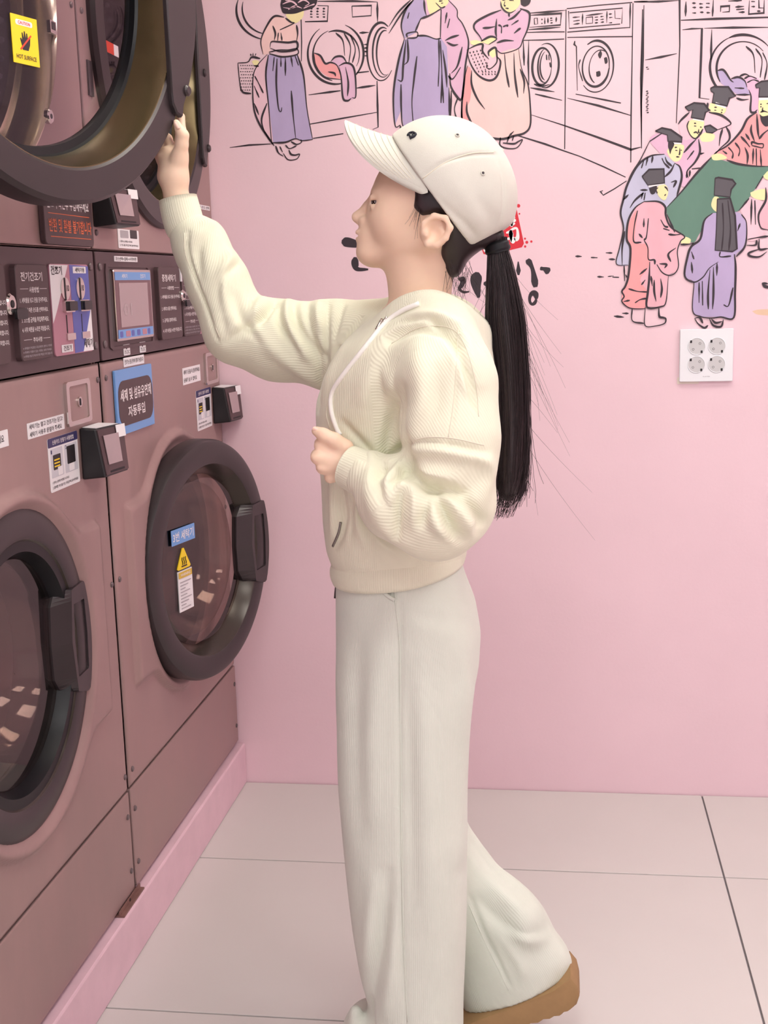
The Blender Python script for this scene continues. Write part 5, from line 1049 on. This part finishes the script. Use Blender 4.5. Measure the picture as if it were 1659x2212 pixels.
# hood resting on the shoulders and back
hf.ell(P(1000, 800, -0.01), (66*U, 0.105, 140*U), 0.02, rot=0.10)
hf.ell(P(1030, 868, -0.01), (38*U, 0.085, 70*U), 0.02)
hf.chain([P(1010, 905, .02), P(1050, 910, .02), P(1053, 800, .03)], u(20, 18, 26), 0.02)
hood = [P(786, 776, -0.066), P(822, 712, -0.075), P(872, 672, -0.092), P(930, 662, -0.102), P(985, 690, -0.092), P(1018, 720, -0.03), P(1018, 715, 0.04), P(985, 680, 0.092), P(920, 655, 0.10), P(868, 662, 0.085), P(830, 690, 0.05), P(800, 740, 0.02)]
hf.chain(spline(hood, 30), [r*U for r in np.interp(np.linspace(0, 1, 30), [0, .15, .4, .6, .85, 1], [12, 22, 34, 36, 22, 12])], 0.012)
hf.ell(P(980, 742, -0.05), (70*U, 0.080, 48*U), 0.02, rot=-0.5)
# neck opening
hf.cone(P(905, 560, 0), P(893, 700, 0), 60*U, 64*U, 0.008, 'sub'); hf.cone(P(880, 690, -.01), P(828, 700, -.008), 40*U, 14*U, 0.008, 'sub')
hv, hq = hf.mesh(); del hf
hv = folds(hv, hq, [
    # near upper sleeve and armhole
    ([(872, 840), (868, 900), (885, 985), (905, 1015)], -.17, 16, -13), ([(905, 760), (925, 840), (915, 900), (880, 945)], -.17, 26, 9), ([(950, 800), (945, 870), (905, 930)], -.17, 16, -7),
    ([(985, 720), (992, 800), (988, 880), (975, 950)], -.17, 3, -2.5), ([(892, 950), (930, 945), (990, 950), (1052, 968)], -.18, 5, -6), ([(900, 962), (960, 958), (1050, 982)], -.18, 12, 6),
    ([(905, 1015), (925, 1032), (960, 1036), (1010, 1048)], -.18, 9, -12), ([(915, 1000), (940, 1010), (985, 1018)], -.18, 14, 7), ([(1045, 975), (1058, 1010), (1050, 1060)], -.18, 14, 6),
    ([(935, 1040), (960, 1075), (985, 1130), (1000, 1150)], -.2, 11, -12), ([(945, 1035), (1000, 1070), (1040, 1115), (1035, 1140)], -.2, 11, -10), ([(925, 1040), (930, 1080), (918, 1120)], -.21, 9, -8), ([(960, 1050), (1000, 1100), (1015, 1135)], -.2, 12, 9), ([(935, 1060), (950, 1110), (975, 1145)], -.2, 12, 9),
    ([(895, 1045), (905, 1075), (900, 1115)], -.21, 12, 7), ([(862, 1045), (882, 1026), (904, 1034)], -.2, 9, 6), ([(875, 1050), (868, 1100), (865, 1150)], -.21, 7, -8), ([(845, 1010), (850, 1050), (835, 1090)], -.2, 14, 6), ([(812, 1000), (830, 1040), (850, 1080)], -.19, 8, -5),
    ([(800, 1040), (815, 1080), (850, 1140), (900, 1175)], -.2, 16, 5), ([(905, 1022), (880, 1012), (862, 1022), (855, 1042)], -.19, 9, -10),
    ([(770, 1060), (778, 1110), (800, 1140), (840, 1175)], -.14, 9, -9),
    # chest
    ([(862, 850), (850, 900), (838, 960), (835, 1000)], -.13, 12, -8), ([(885, 950), (850, 985), (835, 1010)], -.13, 9, -9), ([(830, 760), (800, 830), (790, 880)], -.12, 22, 5), ([(840, 790), (850, 850)], -.13, 12, 4),
    ([(745, 910), (780, 945), (810, 975)], -.11, 8, -5), ([(735, 1050), (742, 1100), (735, 1150), (722, 1180)], -.1, 9, -7), ([(715, 1050), (720, 1110), (716, 1160)], -.1, 9, 5), ([(780, 1060), (770, 1120), (790, 1180)], -.12, 10, 4), ([(760, 1080), (755, 1160)], -.12, 8, -4),
    ([(715, 760), (700, 830), (695, 880)], -.03, 7, -6), ([(765, 690), (725, 760), (705, 840)], -.03, 6, -6), ([(795, 690), (745, 770), (712, 850)], -.03, 9, 5),
    # hood
    ([(830, 715), (880, 690), (930, 682), (970, 700)], -.1, 7, -6), ([(845, 735), (905, 705), (965, 712), (1000, 745)], -.12, 9, -8), ([(838, 722), (900, 690), (966, 688), (1012, 726), (1044, 815)], -.09, 13, 7), ([(985, 690), (1030, 740), (1050, 820), (1052, 890)], -.06, 9, -5), ([(975, 715), (1010, 770), (1030, 840), (1035, 900)], -.1, 7, -7), ([(985, 740), (1012, 800), (1024, 860)], -.1, 10, 4), ([(1000, 700), (1040, 760), (1058, 830)], -.05, 14, 6),
    # far sleeve
    ([(555, 700), (575, 650), (560, 625)], .05, 8, -9), ([(540, 690), (548, 640)], .05, 12, 6), ([(585, 640), (600, 700), (640, 760)], .05, 9, -9), ([(615, 645), (635, 700), (680, 770), (690, 830)], .05, 9, -8), ([(600, 645), (620, 710), (660, 770)], .05, 11, 6), ([(650, 655), (668, 720), (700, 780)], .05, 8, -7), ([(672, 655), (690, 710)], .05, 8, 5), ([(700, 660), (705, 740), (700, 800)], .05, 7, -7), ([(735, 660), (722, 730)], .05, 7, -5),
    ([(545, 715), (600, 770), (660, 820), (690, 850)], .05, 16, 5), ([(485, 740), (540, 700), (570, 680)], .05, 10, -6), ([(490, 520), (475, 600), (480, 680)], .07, 12, 6), ([(395, 500), (400, 560), (440, 650), (475, 735)], .08, 4, -5), ([(440, 500), (420, 540), (430, 600)], .08, 12, -5), ([(505, 560), (470, 620), (490, 720)], .07, 10, -5), ([(500, 640), (520, 690), (560, 740)], .06, 10, -5), ([(430, 478), (470, 480), (492, 500)], .09, 8, 5)])
hv = relax(hv, hq, 1, 0.35)
dT = np.abs(hv[:, 1]-YP)
near = (hv[:, 1] < YP-0.115) & (hv[:, 0] > P(800, 1000, -.17)[0]); far = (hv[:, 0] < P(715, 800, .1)[0]) & (hv[:, 2] > Z(890))
low = near & (hv[:, 2] < Z(1045, 900, -.19)+0.5*(hv[:, 0]-P(905, 1045, -.19)[0]))
rib = axis_rib(hv, P(870, 1200), P(870, 700), 0.16)
rib = np.where(near, axis_rib(hv, P(962, 1000, -.165), P(955, 740, -.12), 0.075)+0.55*(hv[:, 2]), rib)
rib = np.where(low, axis_rib(hv, P(975, 1095, -.19), P(800, 1030, -.172), 0.065), rib)
fore = far & (hv[:, 2] > Z(735, 500, .12)) & (hv[:, 0] < P(560, 650, .12)[0])
rib = np.where(far, axis_rib(hv, P(515, 720, .12), P(780, 735, .12), 0.07), rib)
rib = np.where(fore, axis_rib(hv, P(400, 490, .157), P(515, 720, .12), 0.06)+0.8*hv[:, 2], rib)
hoodie = soft_obj('hoodie', hv, hq, M_HOOD, person, rib)
HT = BVHTree.FromPolygons([Vector(x) for x in hv], [tuple(x) for x in hq.tolist()])
def on(tree, px, py, lift=0.0, fb=-.12):
    d = Vector(ray(px, py)).normalized(); r = tree.ray_cast(Vector(CAM), d)
    if r[0] is None: return P(px, py, fb)
    return np.array(r[0]-d*lift)
def ring_band(name, m, pts, rads, parent, thick=0.004, n=48, squash=1.0, ribbed=True):
    """open knitted band: tube with an inner wall"""
    vo, fo = tube_vf(pts, rads, n, False); vi, fi = tube_vf(pts, [r-thick for r in rads], n, False); k = len(vo); L = len(pts)
    v = vo+vi; f = list(fo)+[tuple(k+i for i in q[::-1]) for q in fi]
    for e in (0, (L-1)*n): f += [(e+i, k+e+i, k+e+(i+1) % n, e+(i+1) % n) for i in range(n)]
    o = obj(name, v, f, m, parent, smooth=True)
    a = o.data.attributes.new('rib', 'FLOAT', 'POINT'); w = [abs((i % n)/n-0.5)*2*math.pi*np.mean(rads)*S for i in range(2*k//1)]
    a.data.foreach_set('value', np.array(w[:len(v)], np.float32))
    return o
ring_band('cuff', M_HOOD, spline([P(803, 1032, -.172), P(788, 1024, -.168), P(765, 1013, -.162), P(750, 1006, -.158)], 9), np.interp(np.linspace(0, 1, 9), [0, .2, .6, 1], [47*U, 49*U, 45*U, 42*U]), hoodie)
ring_band('cuff', M_HOOD, spline([P(404, 498, .156), P(398, 484, .157), P(390, 455, .159), P(384, 428, .160)], 9), np.interp(np.linspace(0, 1, 9), [0, .2, .6, 1], [43*U, 46*U, 46*U, 44*U]), hoodie)
# waistband
def wb(i, j, off=0.0):
    a = 2*math.pi*i; x = P(861, 1215)[0]+(142*U-off)*np.sign(math.cos(a))*abs(math.cos(a))**0.9; y = YP+(0.119-off)*np.sign(math.sin(a))*abs(math.sin(a))**0.9
    top = Z(1186)+0.016*math.cos(a)*1.0; bot = Z(1240)+0.012*math.cos(a)+0.006*math.cos(a)**2
    s = j; bulge = 0.004*math.sin(math.pi*s)
    return (x+bulge*math.cos(a), y+bulge*math.sin(a), top+(bot-top)*s)
n1 = 96; vo, fo = grid_vf(lambda i, j: wb(i, j), n1, 8, True); vi, _ = grid_vf(lambda i, j: wb(i, j, 0.008), n1, 8, True); kk = len(vo)
ff = list(fo)+[tuple(kk+i for i in q[::-1]) for q in fo]
for i in range(n1):
    j = (i+1) % n1
    for e in (0, 7): ff.append((i*8+e, j*8+e, kk+j*8+e, kk+i*8+e))
o = obj('waistband', vo+vi, ff, M_HOOD, hoodie, smooth=True)
a = o.data.attributes.new('rib', 'FLOAT', 'POINT'); a.data.foreach_set('value', np.array([abs(((q//8) % n1)/n1-0.25)*0.82*S for q in range(2*kk)], np.float32))
# drawstring, zip and placket seams lying on the cloth
def laid(name, m, tree, pts, r, parent, n=28, lift=None, fb=-.12):
    pp = [q for q in spline([np.array(x, float) for x in pts], n)]
    v, f = tube_vf([on(tree, q[0], q[1], (r*0.5 if lift is None else lift), fb) for q in pp], r, 8); return obj(name, v, f, m, parent, smooth=True)
laid('drawstring', M_CORD, HT, [(905, 656), (868, 672), (830, 700), (785, 755), (740, 812), (717, 850), (716, 888), (727, 925), (735, 940)], 5.2*U, hoodie, 40)
laid('zip', M_CHROME, HT, [(836, 684), (822, 704), (806, 728)], 2.6*U, hoodie, 12)
laid('zip', mat('zip_teeth', rgb(150, 146, 140), .35, .8), HT, [(736, 1128), (731, 1152), (719, 1180)], 2.6*U, hoodie, 10)
laid('zip_pull', M_CHROME, HT, [(826, 690), (814, 712)], 4*U, hoodie, 5)
laid('placket_seam', M_STITCH, HT, [(806, 728), (770, 775), (725, 838), (705, 885), (712, 925)], 1.5*U, hoodie, 24)
laid('armhole_seam', M_STITCH, HT, [(990, 712), (985, 800), (978, 880), (968, 945)], 0.9*U, hoodie, 24, fb=-.2)
laid('armhole_seam', M_STITCH, HT, [(894, 950), (930, 944), (985, 948), (1045, 962)], 0.9*U, hoodie, 24, fb=-.2)
laid('hood_seam', M_STITCH, HT, [(846, 742), (905, 708), (970, 708), (1004, 745), (1028, 830), (1034, 900)], 0.9*U, hoodie, 30)
laid('sleeve_seam', M_STITCH, HT, [(398, 503), (402, 555), (440, 645), (474, 728)], 1.0*U, hoodie, 30, fb=.1)

# ---------------- trousers
tf = Field((0.36, -1.36, -0.02), (0.92, -0.88, 0.86), 0.0040)
def trow(y, xl, xr, hd, cy): return (Z(y, 880, cy), (P(xl, y, cy)[0]+P(xr, y, cy)[0])/2, YP+cy, (P(xr, y, cy)[0]-P(xl, y, cy)[0])/2, hd)
tf.loft([row(1195, 735, 992, .108), row(1240, 730, 1002, .112), row(1300, 730, 1026, .124), row(1370, 731, 1038, .130), row(1440, 731, 1034, .130), row(1520, 735, 1018, .126), row(1620, 760, 990, .10), row(1700, 800, 950, .06)], 0.0, 2.3)
NL, FL = -0.062, 0.058
zlow = Z(2262, 900, NL)
tf.loft([trow(1290, 800, 960, .03, NL), trow(1380, 745, 1010, .060, NL), trow(1480, 730, 1024, .072, NL), trow(1600, 730, 1014, .076, NL), trow(1700, 733, 1010, .078, NL), trow(1800, 742, 1009, .080, NL), trow(1900, 752, 1008, .082, NL), trow(2000, 764, 1007, .084, NL), trow(2100, 782, 1003, .086, NL), trow(2160, 800, 1000, .088, NL), trow(2262, 785, 1000, .092, NL)], 0.012, 2.4)
tf.ell(P(785, 2225, NL), (48*U, 0.062, 62*U), 0.015, rot=-0.35)                    # cloth breaking over the front foot
tf.chain([P(768, 2185, NL-.03), P(775, 2240, NL-.03)], u(14, 26), 0.01)
tf.chain([P(885, 1440, FL), P(880, 1640, FL), P(885, 1760, FL)], u(128, 120, 112), 0.03, sy=0.62)
tf.chain([P(885, 1760, FL), P(960, 1880, FL), P(1060, 1990, FL), P(1118, 2092, FL), P(1135, 2180, FL)], u(112, 98, 108, 118, 124), 0.03, sy=0.62)
tf.cone(P(1040, 2060, FL), P(1092, 2160, FL), 80*U, 104*U, 0.02, sy=0.6)
tf.ell(P(1130, 1985, FL), (62*U, 0.06, 44*U), 0.02, rot=-0.75)
hemA, hemB = P(1003, 2176, FL), P(1230, 2088, FL); hn = np.array([hemB[2]-hemA[2], 0, -(hemB[0]-hemA[0])]); 
if hn[2] > 0: hn = -hn
# trim only the raised back leg at its hem
def hemcut(x, y, z):
    n_ = hn/np.linalg.norm(hn); d = (x-hemA[0])*n_[0]+(z-hemA[2])*n_[2]
    nearleg = np.maximum(YP-0.012-y, -1)                                           # leave the near leg alone
    return np.where((y < YP-0.005) & (x < P(1012, 2100, NL)[0]), -0.1, d)
tf.put(hemcut, tf.lo, tf.lo+tf.n*tf.h, 0.003, 'int')
tf.half((0, 0, 0.004), (0, 0, -1), 0.002)
tv, tq = tf.mesh(); del tf
tv = folds(tv, tq, [([(862, 1300), (864, 1420), (864, 1600), (868, 1800), (872, 2000), (880, 2200)], NL-.07, 4, -3.5), ([(835, 1330), (815, 1450), (800, 1600), (800, 1750)], NL-.07, 26, 4), ([(770, 1400), (772, 1600), (780, 1800)], NL-.06, 22, -4), ([(905, 1420), (915, 1600), (925, 1800), (930, 2000)], NL-.07, 24, 4), ([(885, 1500), (888, 1700), (895, 1950)], NL-.07, 14, -3),
    ([(980, 1400), (985, 1600), (990, 1800)], NL-.06, 18, -3), ([(838, 1880), (830, 2000), (810, 2100), (800, 2170)], NL-.07, 16, -7), ([(810, 1900), (800, 2000), (795, 2080)], NL-.07, 18, 5), ([(852, 1950), (850, 2080), (835, 2180)], NL-.07, 14, 5), ([(800, 2160), (798, 2200), (806, 2240)], NL-.06, 8, -10),
    ([(1010, 1830), (1060, 1900), (1120, 1960), (1160, 2000)], FL-.07, 16, -6), ([(1030, 1960), (1090, 2010), (1150, 2030), (1180, 2040)], FL-.07, 14, -5), ([(1060, 1935), (1120, 1985), (1185, 2010)], FL-.07, 16, 6), ([(1012, 1950), (1045, 2030), (1075, 2090), (1100, 2140)], FL-.07, 4, -5), ([(1080, 2040), (1120, 2090), (1130, 2120)], FL-.07, 14, 4),
    ([(900, 1330), (960, 1350), (1010, 1370)], NL-.06, 16, -3), ([(820, 1250), (826, 1275), (853, 1298)], NL-.07, 4, -4)])
tv = relax(tv, tq, 1, 0.35)
rib = np.where(tv[:, 1] < YP, axis_rib(tv, P(870, 1900, NL), P(870, 1300, NL), 0.125), axis_rib(tv, P(1080, 2050, FL), P(930, 1800, FL), 0.11))
trousers = soft_obj('trousers', tv, tq, M_TROU, person, rib)
TT = BVHTree.FromPolygons([Vector(x) for x in tv], [tuple(x) for x in tq.tolist()])
laid('pocket_welt', M_TROU, TT, [(818, 1246), (822, 1268), (836, 1286), (853, 1297)], 4.2*U, trousers, 14)
laid('side_seam', M_TROU, TT, [(852, 1256), (854, 1300), (863, 1400), (865, 1600), (867, 1800), (871, 2000), (880, 2208)], 1.2*U, trousers, 50)
laid('inner_seam', M_TROU, TT, [(1013, 1955), (1045, 2030), (1075, 2090), (1099, 2140)], 1.2*U, trousers, 16)
obj('zip_pull', *tube_vf([P(729, 1252, -.03), P(726, 1272, -.035), P(724, 1292, -.035)], 3*U, 8), mat('dark_metal_pull', rgb(90, 84, 84), .3, .8), trousers, smooth=True)

# ---------------- shoes
def shoe(pts_sole, pts_upper, depth, cy, name='shoe'):
    """side profile of the sole extruded with rounded sides, and a suede upper above it"""
    def build(poly, half, nm, m, par):
        k = len(poly); rows_ = [(-1, .90), (-.92, .985), (-.7, 1), (.7, 1), (.92, .985), (1, .90)]; c = np.mean(poly, axis=0); v = []; f = []
        for s_, sc in rows_:
            for q in poly:
                w = c+(np.array(q)-c)*(1-(1-sc)*0.5); p_ = P(w[0], w[1], cy); v.append((p_[0], YP+cy+s_*half, p_[2]))
        for r_ in range(len(rows_)-1):
            for i in range(k): j = (i+1) % k; f.append((r_*k+i, r_*k+j, (r_+1)*k+j, (r_+1)*k+i))
        f.append(tuple(range(k))[::-1]); f.append(tuple((len(rows_)-1)*k+i for i in range(k)))
        o_ = obj(nm, v, f, m, par, smooth=True); sharp(o_, 40); return o_
    s_ = build(pts_sole, depth, name, M_SHOE, person)
    build(pts_upper, depth*0.55, 'shoe_upper', M_SHOE, s_)
    return s_
top_ = [(1232, 2082), (1247, 2100), (1252, 2120)]
bot = [(1246, 2138), (1232, 2150), (1222, 2152), (1214, 2160), (1202, 2161), (1192, 2167), (1178, 2168), (1166, 2176), (1150, 2177), (1138, 2184), (1120, 2184), (1106, 2191), (1088, 2192), (1072, 2199), (1050, 2202), (1028, 2209), (1000, 2214), (975, 2220), (950, 2222), (915, 2218)]
up_ = [(905, 2205), (915, 2192), (960, 2188), (1010, 2180), (1060, 2161), (1100, 2146), (1150, 2126), (1200, 2106)]
shoe(top_+bot+up_, [(1175, 2112), (1110, 2146), (1060, 2166), (1055, 2130), (1085, 2100), (1150, 2080)], 0.045, FL-.012)
fz = Z(2290, 900, NL)
shoe([(735, 2268), (742, 2248), (800, 2243), (900, 2242), (985, 2240), (1000, 2255), (996, 2284), (900, 2288), (780, 2288), (745, 2284)], [(750, 2252), (765, 2222), (800, 2195), (860, 2180), (960, 2175), (985, 2200), (988, 2244), (900, 2246)], 0.045, NL)

# ---------------- cap
cf = Field((0.50, -1.24, 1.24), (0.80, -0.96, 1.52), 0.0022)
CC = P(951, 415, 0); cf.ell(CC, (149*U, 0.100, 150*U), 0.0); cf.ell(P(1040, 440, 0), (62*U, 0.062, 78*U), 0.03)
cf.ell(P(948, 420, 0), (139*U, 0.093, 140*U), 0.0, 'sub')
def edge_plane(a, b, inward):
    A, B = P(*a), P(*b); t = B-A; n = np.array([t[2], 0, -t[0]]); n /= np.linalg.norm(n); I_ = P(*inward)-A
    return A, (-n if n @ I_ > 0 else n)
cf.half(*edge_plane((850, 296), (1023, 534), (1000, 380)), 0.003)
cf.half(*edge_plane((1020, 535), (1100, 489), (1000, 380)), 0.006)
cv, cq = cf.mesh(); del cf
cv = folds(cv, cq, [([(912, 386), (960, 352), (1015, 332), (1068, 328)], -.08, 3.5, -2.2), ([(1070, 330), (1085, 380), (1088, 440), (1075, 500)], -.06, 3.5, -2), ([(935, 420), (1000, 480), (1035, 520)], -.09, 8, -1.5), ([(960, 300), (1010, 340), (1040, 420)], -.08, 30, -2), ([(1035, 440), (1060, 470), (1050, 500)], -.07, 14, -2), ([(980, 400), (1020, 450), (1030, 500)], -.09, 18, 2)])
cv = relax(cv, cq, 1, 0.3)
cap = soft_obj('cap', cv, cq, M_CAP, person)
CT = BVHTree.FromPolygons([Vector(x) for x in cv], [tuple(x) for x in cq.tolist()])
def brim(a, s, up=0.0):
    ph = math.radians(-84+168*a); t = (1-math.cos(ph))/(1-math.cos(math.radians(80)))
    F_, N_ = np.array([853.0, 298.0]), np.array([925.0, 410.0])
    base = F_+(N_-F_)*min(t, 1.08)+np.array([8.0, 3.0]); k = abs(math.sin(ph)); Ln = 118*(max(0, 1-k**8.0))**0.5*(1+0.08*k)
    D = np.array([-0.945, -0.325+0.27*min(1, t)]); q = base+D*Ln*s+np.array([0, 1])*(7*math.sin(math.pi*s)*0.5)
    w = P(q[0], q[1], 0.0); y = YP+0.0965*math.sin(ph)*(1-0.10*s*s)
    return (w[0], y, w[2]+up)
nu, nv = 61, 16
vo, fo = grid_vf(lambda a, s: brim(a, s, 0.0016), nu, nv); vi, _ = grid_vf(lambda a, s: brim(a, s, -0.0022), nu, nv); kk = len(vo)
ff = [q[::-1] for q in fo]+[tuple(kk+i for i in q) for q in fo]
for i in range(nu-1): ff += [(i*nv+nv-1, (i+1)*nv+nv-1, kk+(i+1)*nv+nv-1, kk+i*nv+nv-1), (i*nv, kk+i*nv, kk+(i+1)*nv, (i+1)*nv)]
br_ = obj('brim', vo+vi, ff, M_CAP, cap, smooth=True); sharp(br_, 50)
for s_ in (.2, .32, .44, .56, .68, .80, .93): obj('stitch_row', *tube_vf([np.array(brim(a, s_, 0.0022)) for a in np.linspace(0.06, 0.94, 40)], 0.0004, 5), M_STITCH, br_)
laid('panel_seam', M_STITCH, CT, [(913, 386), (960, 352), (1015, 332), (1066, 329)], 1.1*U, cap, 20, fb=-.09)
for q in ((1043, 374), (988, 292)):
    c_ = on(CT, *q, 0.0004, -.08); n_ = np.array(CT.find_nearest(Vector(c_))[1]); s1 = np.cross(n_, [0, 0, 1.0]); s1 /= np.linalg.norm(s1); s2 = np.cross(n_, s1)
    el = obj('eyelet', *tube_vf([c_+n_*.0006+0.0028*(math.cos(w)*s1+math.sin(w)*s2) for w in np.linspace(0, 6.2832, 17)], 0.0009, 6, False), M_CAP, cap, smooth=True)
    obj('eyelet_hole', [tuple(c_+n_*.0005)]+[tuple(c_+n_*.0005+0.0021*(math.cos(w)*s1+math.sin(w)*s2)) for w in np.linspace(0, 6.2832, 12, endpoint=False)], [(0, i+1, (i+1) % 12+1) for i in range(12)], M_INK, el)
for pts, r in (([(881, 293), (884, 288), (892, 286), (898, 290), (893, 296), (886, 297)], 2.6), ([(884, 290), (888, 300)], 2.2), ([(892, 287), (890, 297)], 2.0)): laid('embroidered_logo', mat('navy_embroidery', rgb(26, 26, 40), .7), CT, pts, r*U, cap, 14, fb=-.05)
bt = P(1071, 327, 0); obj('button', [tuple(bt+np.array([0.008*math.sin(i*math.pi/8)*math.cos(j*math.pi/8)*1.0+0.004, 0.009*math.sin(i*math.pi/8)*math.sin(j*math.pi/8), 0.006*math.cos(i*math.pi/8)])) for i in range(9) for j in range(16)], [(i*16+j, i*16+(j+1) % 16, (i+1)*16+(j+1) % 16, (i+1)*16+j) for i in range(8) for j in range(16)], M_CAP, cap, smooth=True)

# ---------------- hair
gf = Field((0.54, -1.24, 1.20), (0.80, -0.96, 1.46), 0.0024)
gf.ell(P(946, 430, 0), (122*U, 0.084, 124*U), 0.0); gf.cone(P(985, 500, 0), P(978, 572, 0), 50*U, 30*U, 0.02, sy=1.25); gf.cone(P(1010, 510, 0), P(1075, 512, 0), 46*U, 18*U, 0.012)
poly = np.array([P(*q)[[0, 2]] for q in [(903, 395), (906, 430), (903, 455), (922, 473), (962, 469), (976, 484), (973, 512), (960, 530), (948, 560), (944, 595), (962, 612), (992, 602), (1016, 566), (1040, 545), (1092, 530), (1100, 480), (1090, 380), (1000, 330), (930, 350)]])
def prism_d(x, y, z):
    X, Z_ = np.broadcast_arrays(x, z); sh = X.shape; X = X.reshape(-1); Z_ = Z_.reshape(-1)
    d = np.full(X.shape, 1e9, np.float32); ins = np.zeros(X.shape, bool); n = len(poly)
    for i in range(n):
        a, b = poly[i], poly[(i+1) % n]; ab = b-a; t = np.clip(((X-a[0])*ab[0]+(Z_-a[1])*ab[1])/(ab @ ab), 0, 1)
        d = np.minimum(d, np.hypot(X-a[0]-t*ab[0], Z_-a[1]-t*ab[1]))
        c_ = ((a[1] > Z_) != (b[1] > Z_)) & (X < (b[0]-a[0])*(Z_-a[1])/(b[1]-a[1]+1e-12)+a[0]); ins ^= c_
    return np.where(ins, -d, d).reshape(sh)
gf.put(prism_d, gf.lo, gf.lo+gf.n*gf.h, 0.013, 'int')
gv, gq = gf.mesh(); del gf
hair = soft_obj('hair', gv, gq, M_HAIR, person)
# ponytail: solid core plus separate strands
cl = [(1072, 512), (1076, 545), (1083, 600), (1092, 690), (1102, 800), (1106, 900), (1103, 1000), (1098, 1060), (1084, 1112)]
cr = [19, 20, 29, 40, 38, 37, 37, 31, 13]
ts = np.linspace(0, 1, 40); cpts = spline([P(*q) for q in cl], 40); crad = np.interp(ts, np.linspace(0, 1, len(cr)), cr)*U
pt = obj('ponytail', *tube_vf(cpts[:37], list(crad[:35]*0.86)+[crad[35]*.5, crad[36]*.2], 16), M_HAIR, person, smooth=True)
v, f = [], []; rng = np.random.RandomState(3)
def strand(pts, r, n=3):
    a, b = tube_vf(pts, list(np.linspace(r, r*0.45, len(pts))), n, False); k = len(v); v.extend(a); f.extend([tuple(k+i for i in q) for q in b])
for i in range(760):
    th, rr = rng.uniform(0, 2*math.pi), 0.80+0.26*rng.rand()**2 if i < 560 else math.sqrt(rng.rand()); end = int(np.clip(rng.normal(35.5, 3.2), 22, 40)); tw = rng.normal(0, .35); pts = []
    fl = rng.normal(0, 1, 2)*(0.5 if i % 9 else 2.2)
    for t in range(0, end):
        s_ = ts[t]; a = th+tw*s_; c_ = cpts[t]; wob = 0.0012*math.sin(9*s_+i); e = max(0, s_-0.5)**2*0.06
        pts.append(c_+np.array([math.cos(a)*crad[t]*rr+wob+fl[0]*e, math.sin(a)*crad[t]*rr*0.9+fl[1]*e*.6, -0.0008*max(0, t-34)]))
    strand(pts[::1], 0.0007 if i < 700 else 0.0005)
for i in range(34):                                          # stray hairs beside the tail and at the nape
    t0 = rng.randint(8, 30); c_ = cpts[t0]; d = np.array([rng.uniform(0.2, 1.0)*(1 if rng.rand() < .8 else -1), rng.uniform(-.4, .4), -rng.uniform(0.8, 2.0)]); L = rng.uniform(.05, .15); cu_ = rng.normal()*.03; pts = [c_+np.array([crad[t0]*np.sign(d[0])*.8, 0, 0])+d/np.linalg.norm(d)*L*s_+np.array([cu_*s_*s_, 0, -0.02*s_*s_]) for s_ in np.linspace(0, 1, 8)]
    strand(pts, 0.00028)
for i in range(60):
    b_ = P(rng.uniform(955, 1015), rng.uniform(560, 598), rng.uniform(-.05, .03)); d = np.array([rng.uniform(-.35, .5), 0, -1.0]); L = rng.uniform(.02, .055); cu_ = rng.normal()*.012; strand([b_+d*L*s_+np.array([cu_*s_*s_, 0, 0]) for s_ in np.linspace(0, 1, 6)], 0.0003)
for i in range(14):
    a = 404+rng.rand()*60; b_ = P(905+rng.rand()*8, a, -.079); cu_ = rng.normal()*.008; strand([b_+np.array([-.010*s_+cu_*s_*s_, -.001, -.035*s_]) for s_ in np.linspace(0, 1, 6)], 0.00035)
obj('hair_strands', v, f, M_HAIR, pt, smooth=True, kind='stuff')
c0, c1 = P(1071, 522), P(1077, 546)
ring_band('hair_tie', M_BLACK, [c0+(c1-c0)*s_ for s_ in np.linspace(0, 1, 7)], [r*U for r in (22, 25, 26.5, 25.5, 27, 26.5, 23)], pt, 0.006, 32)
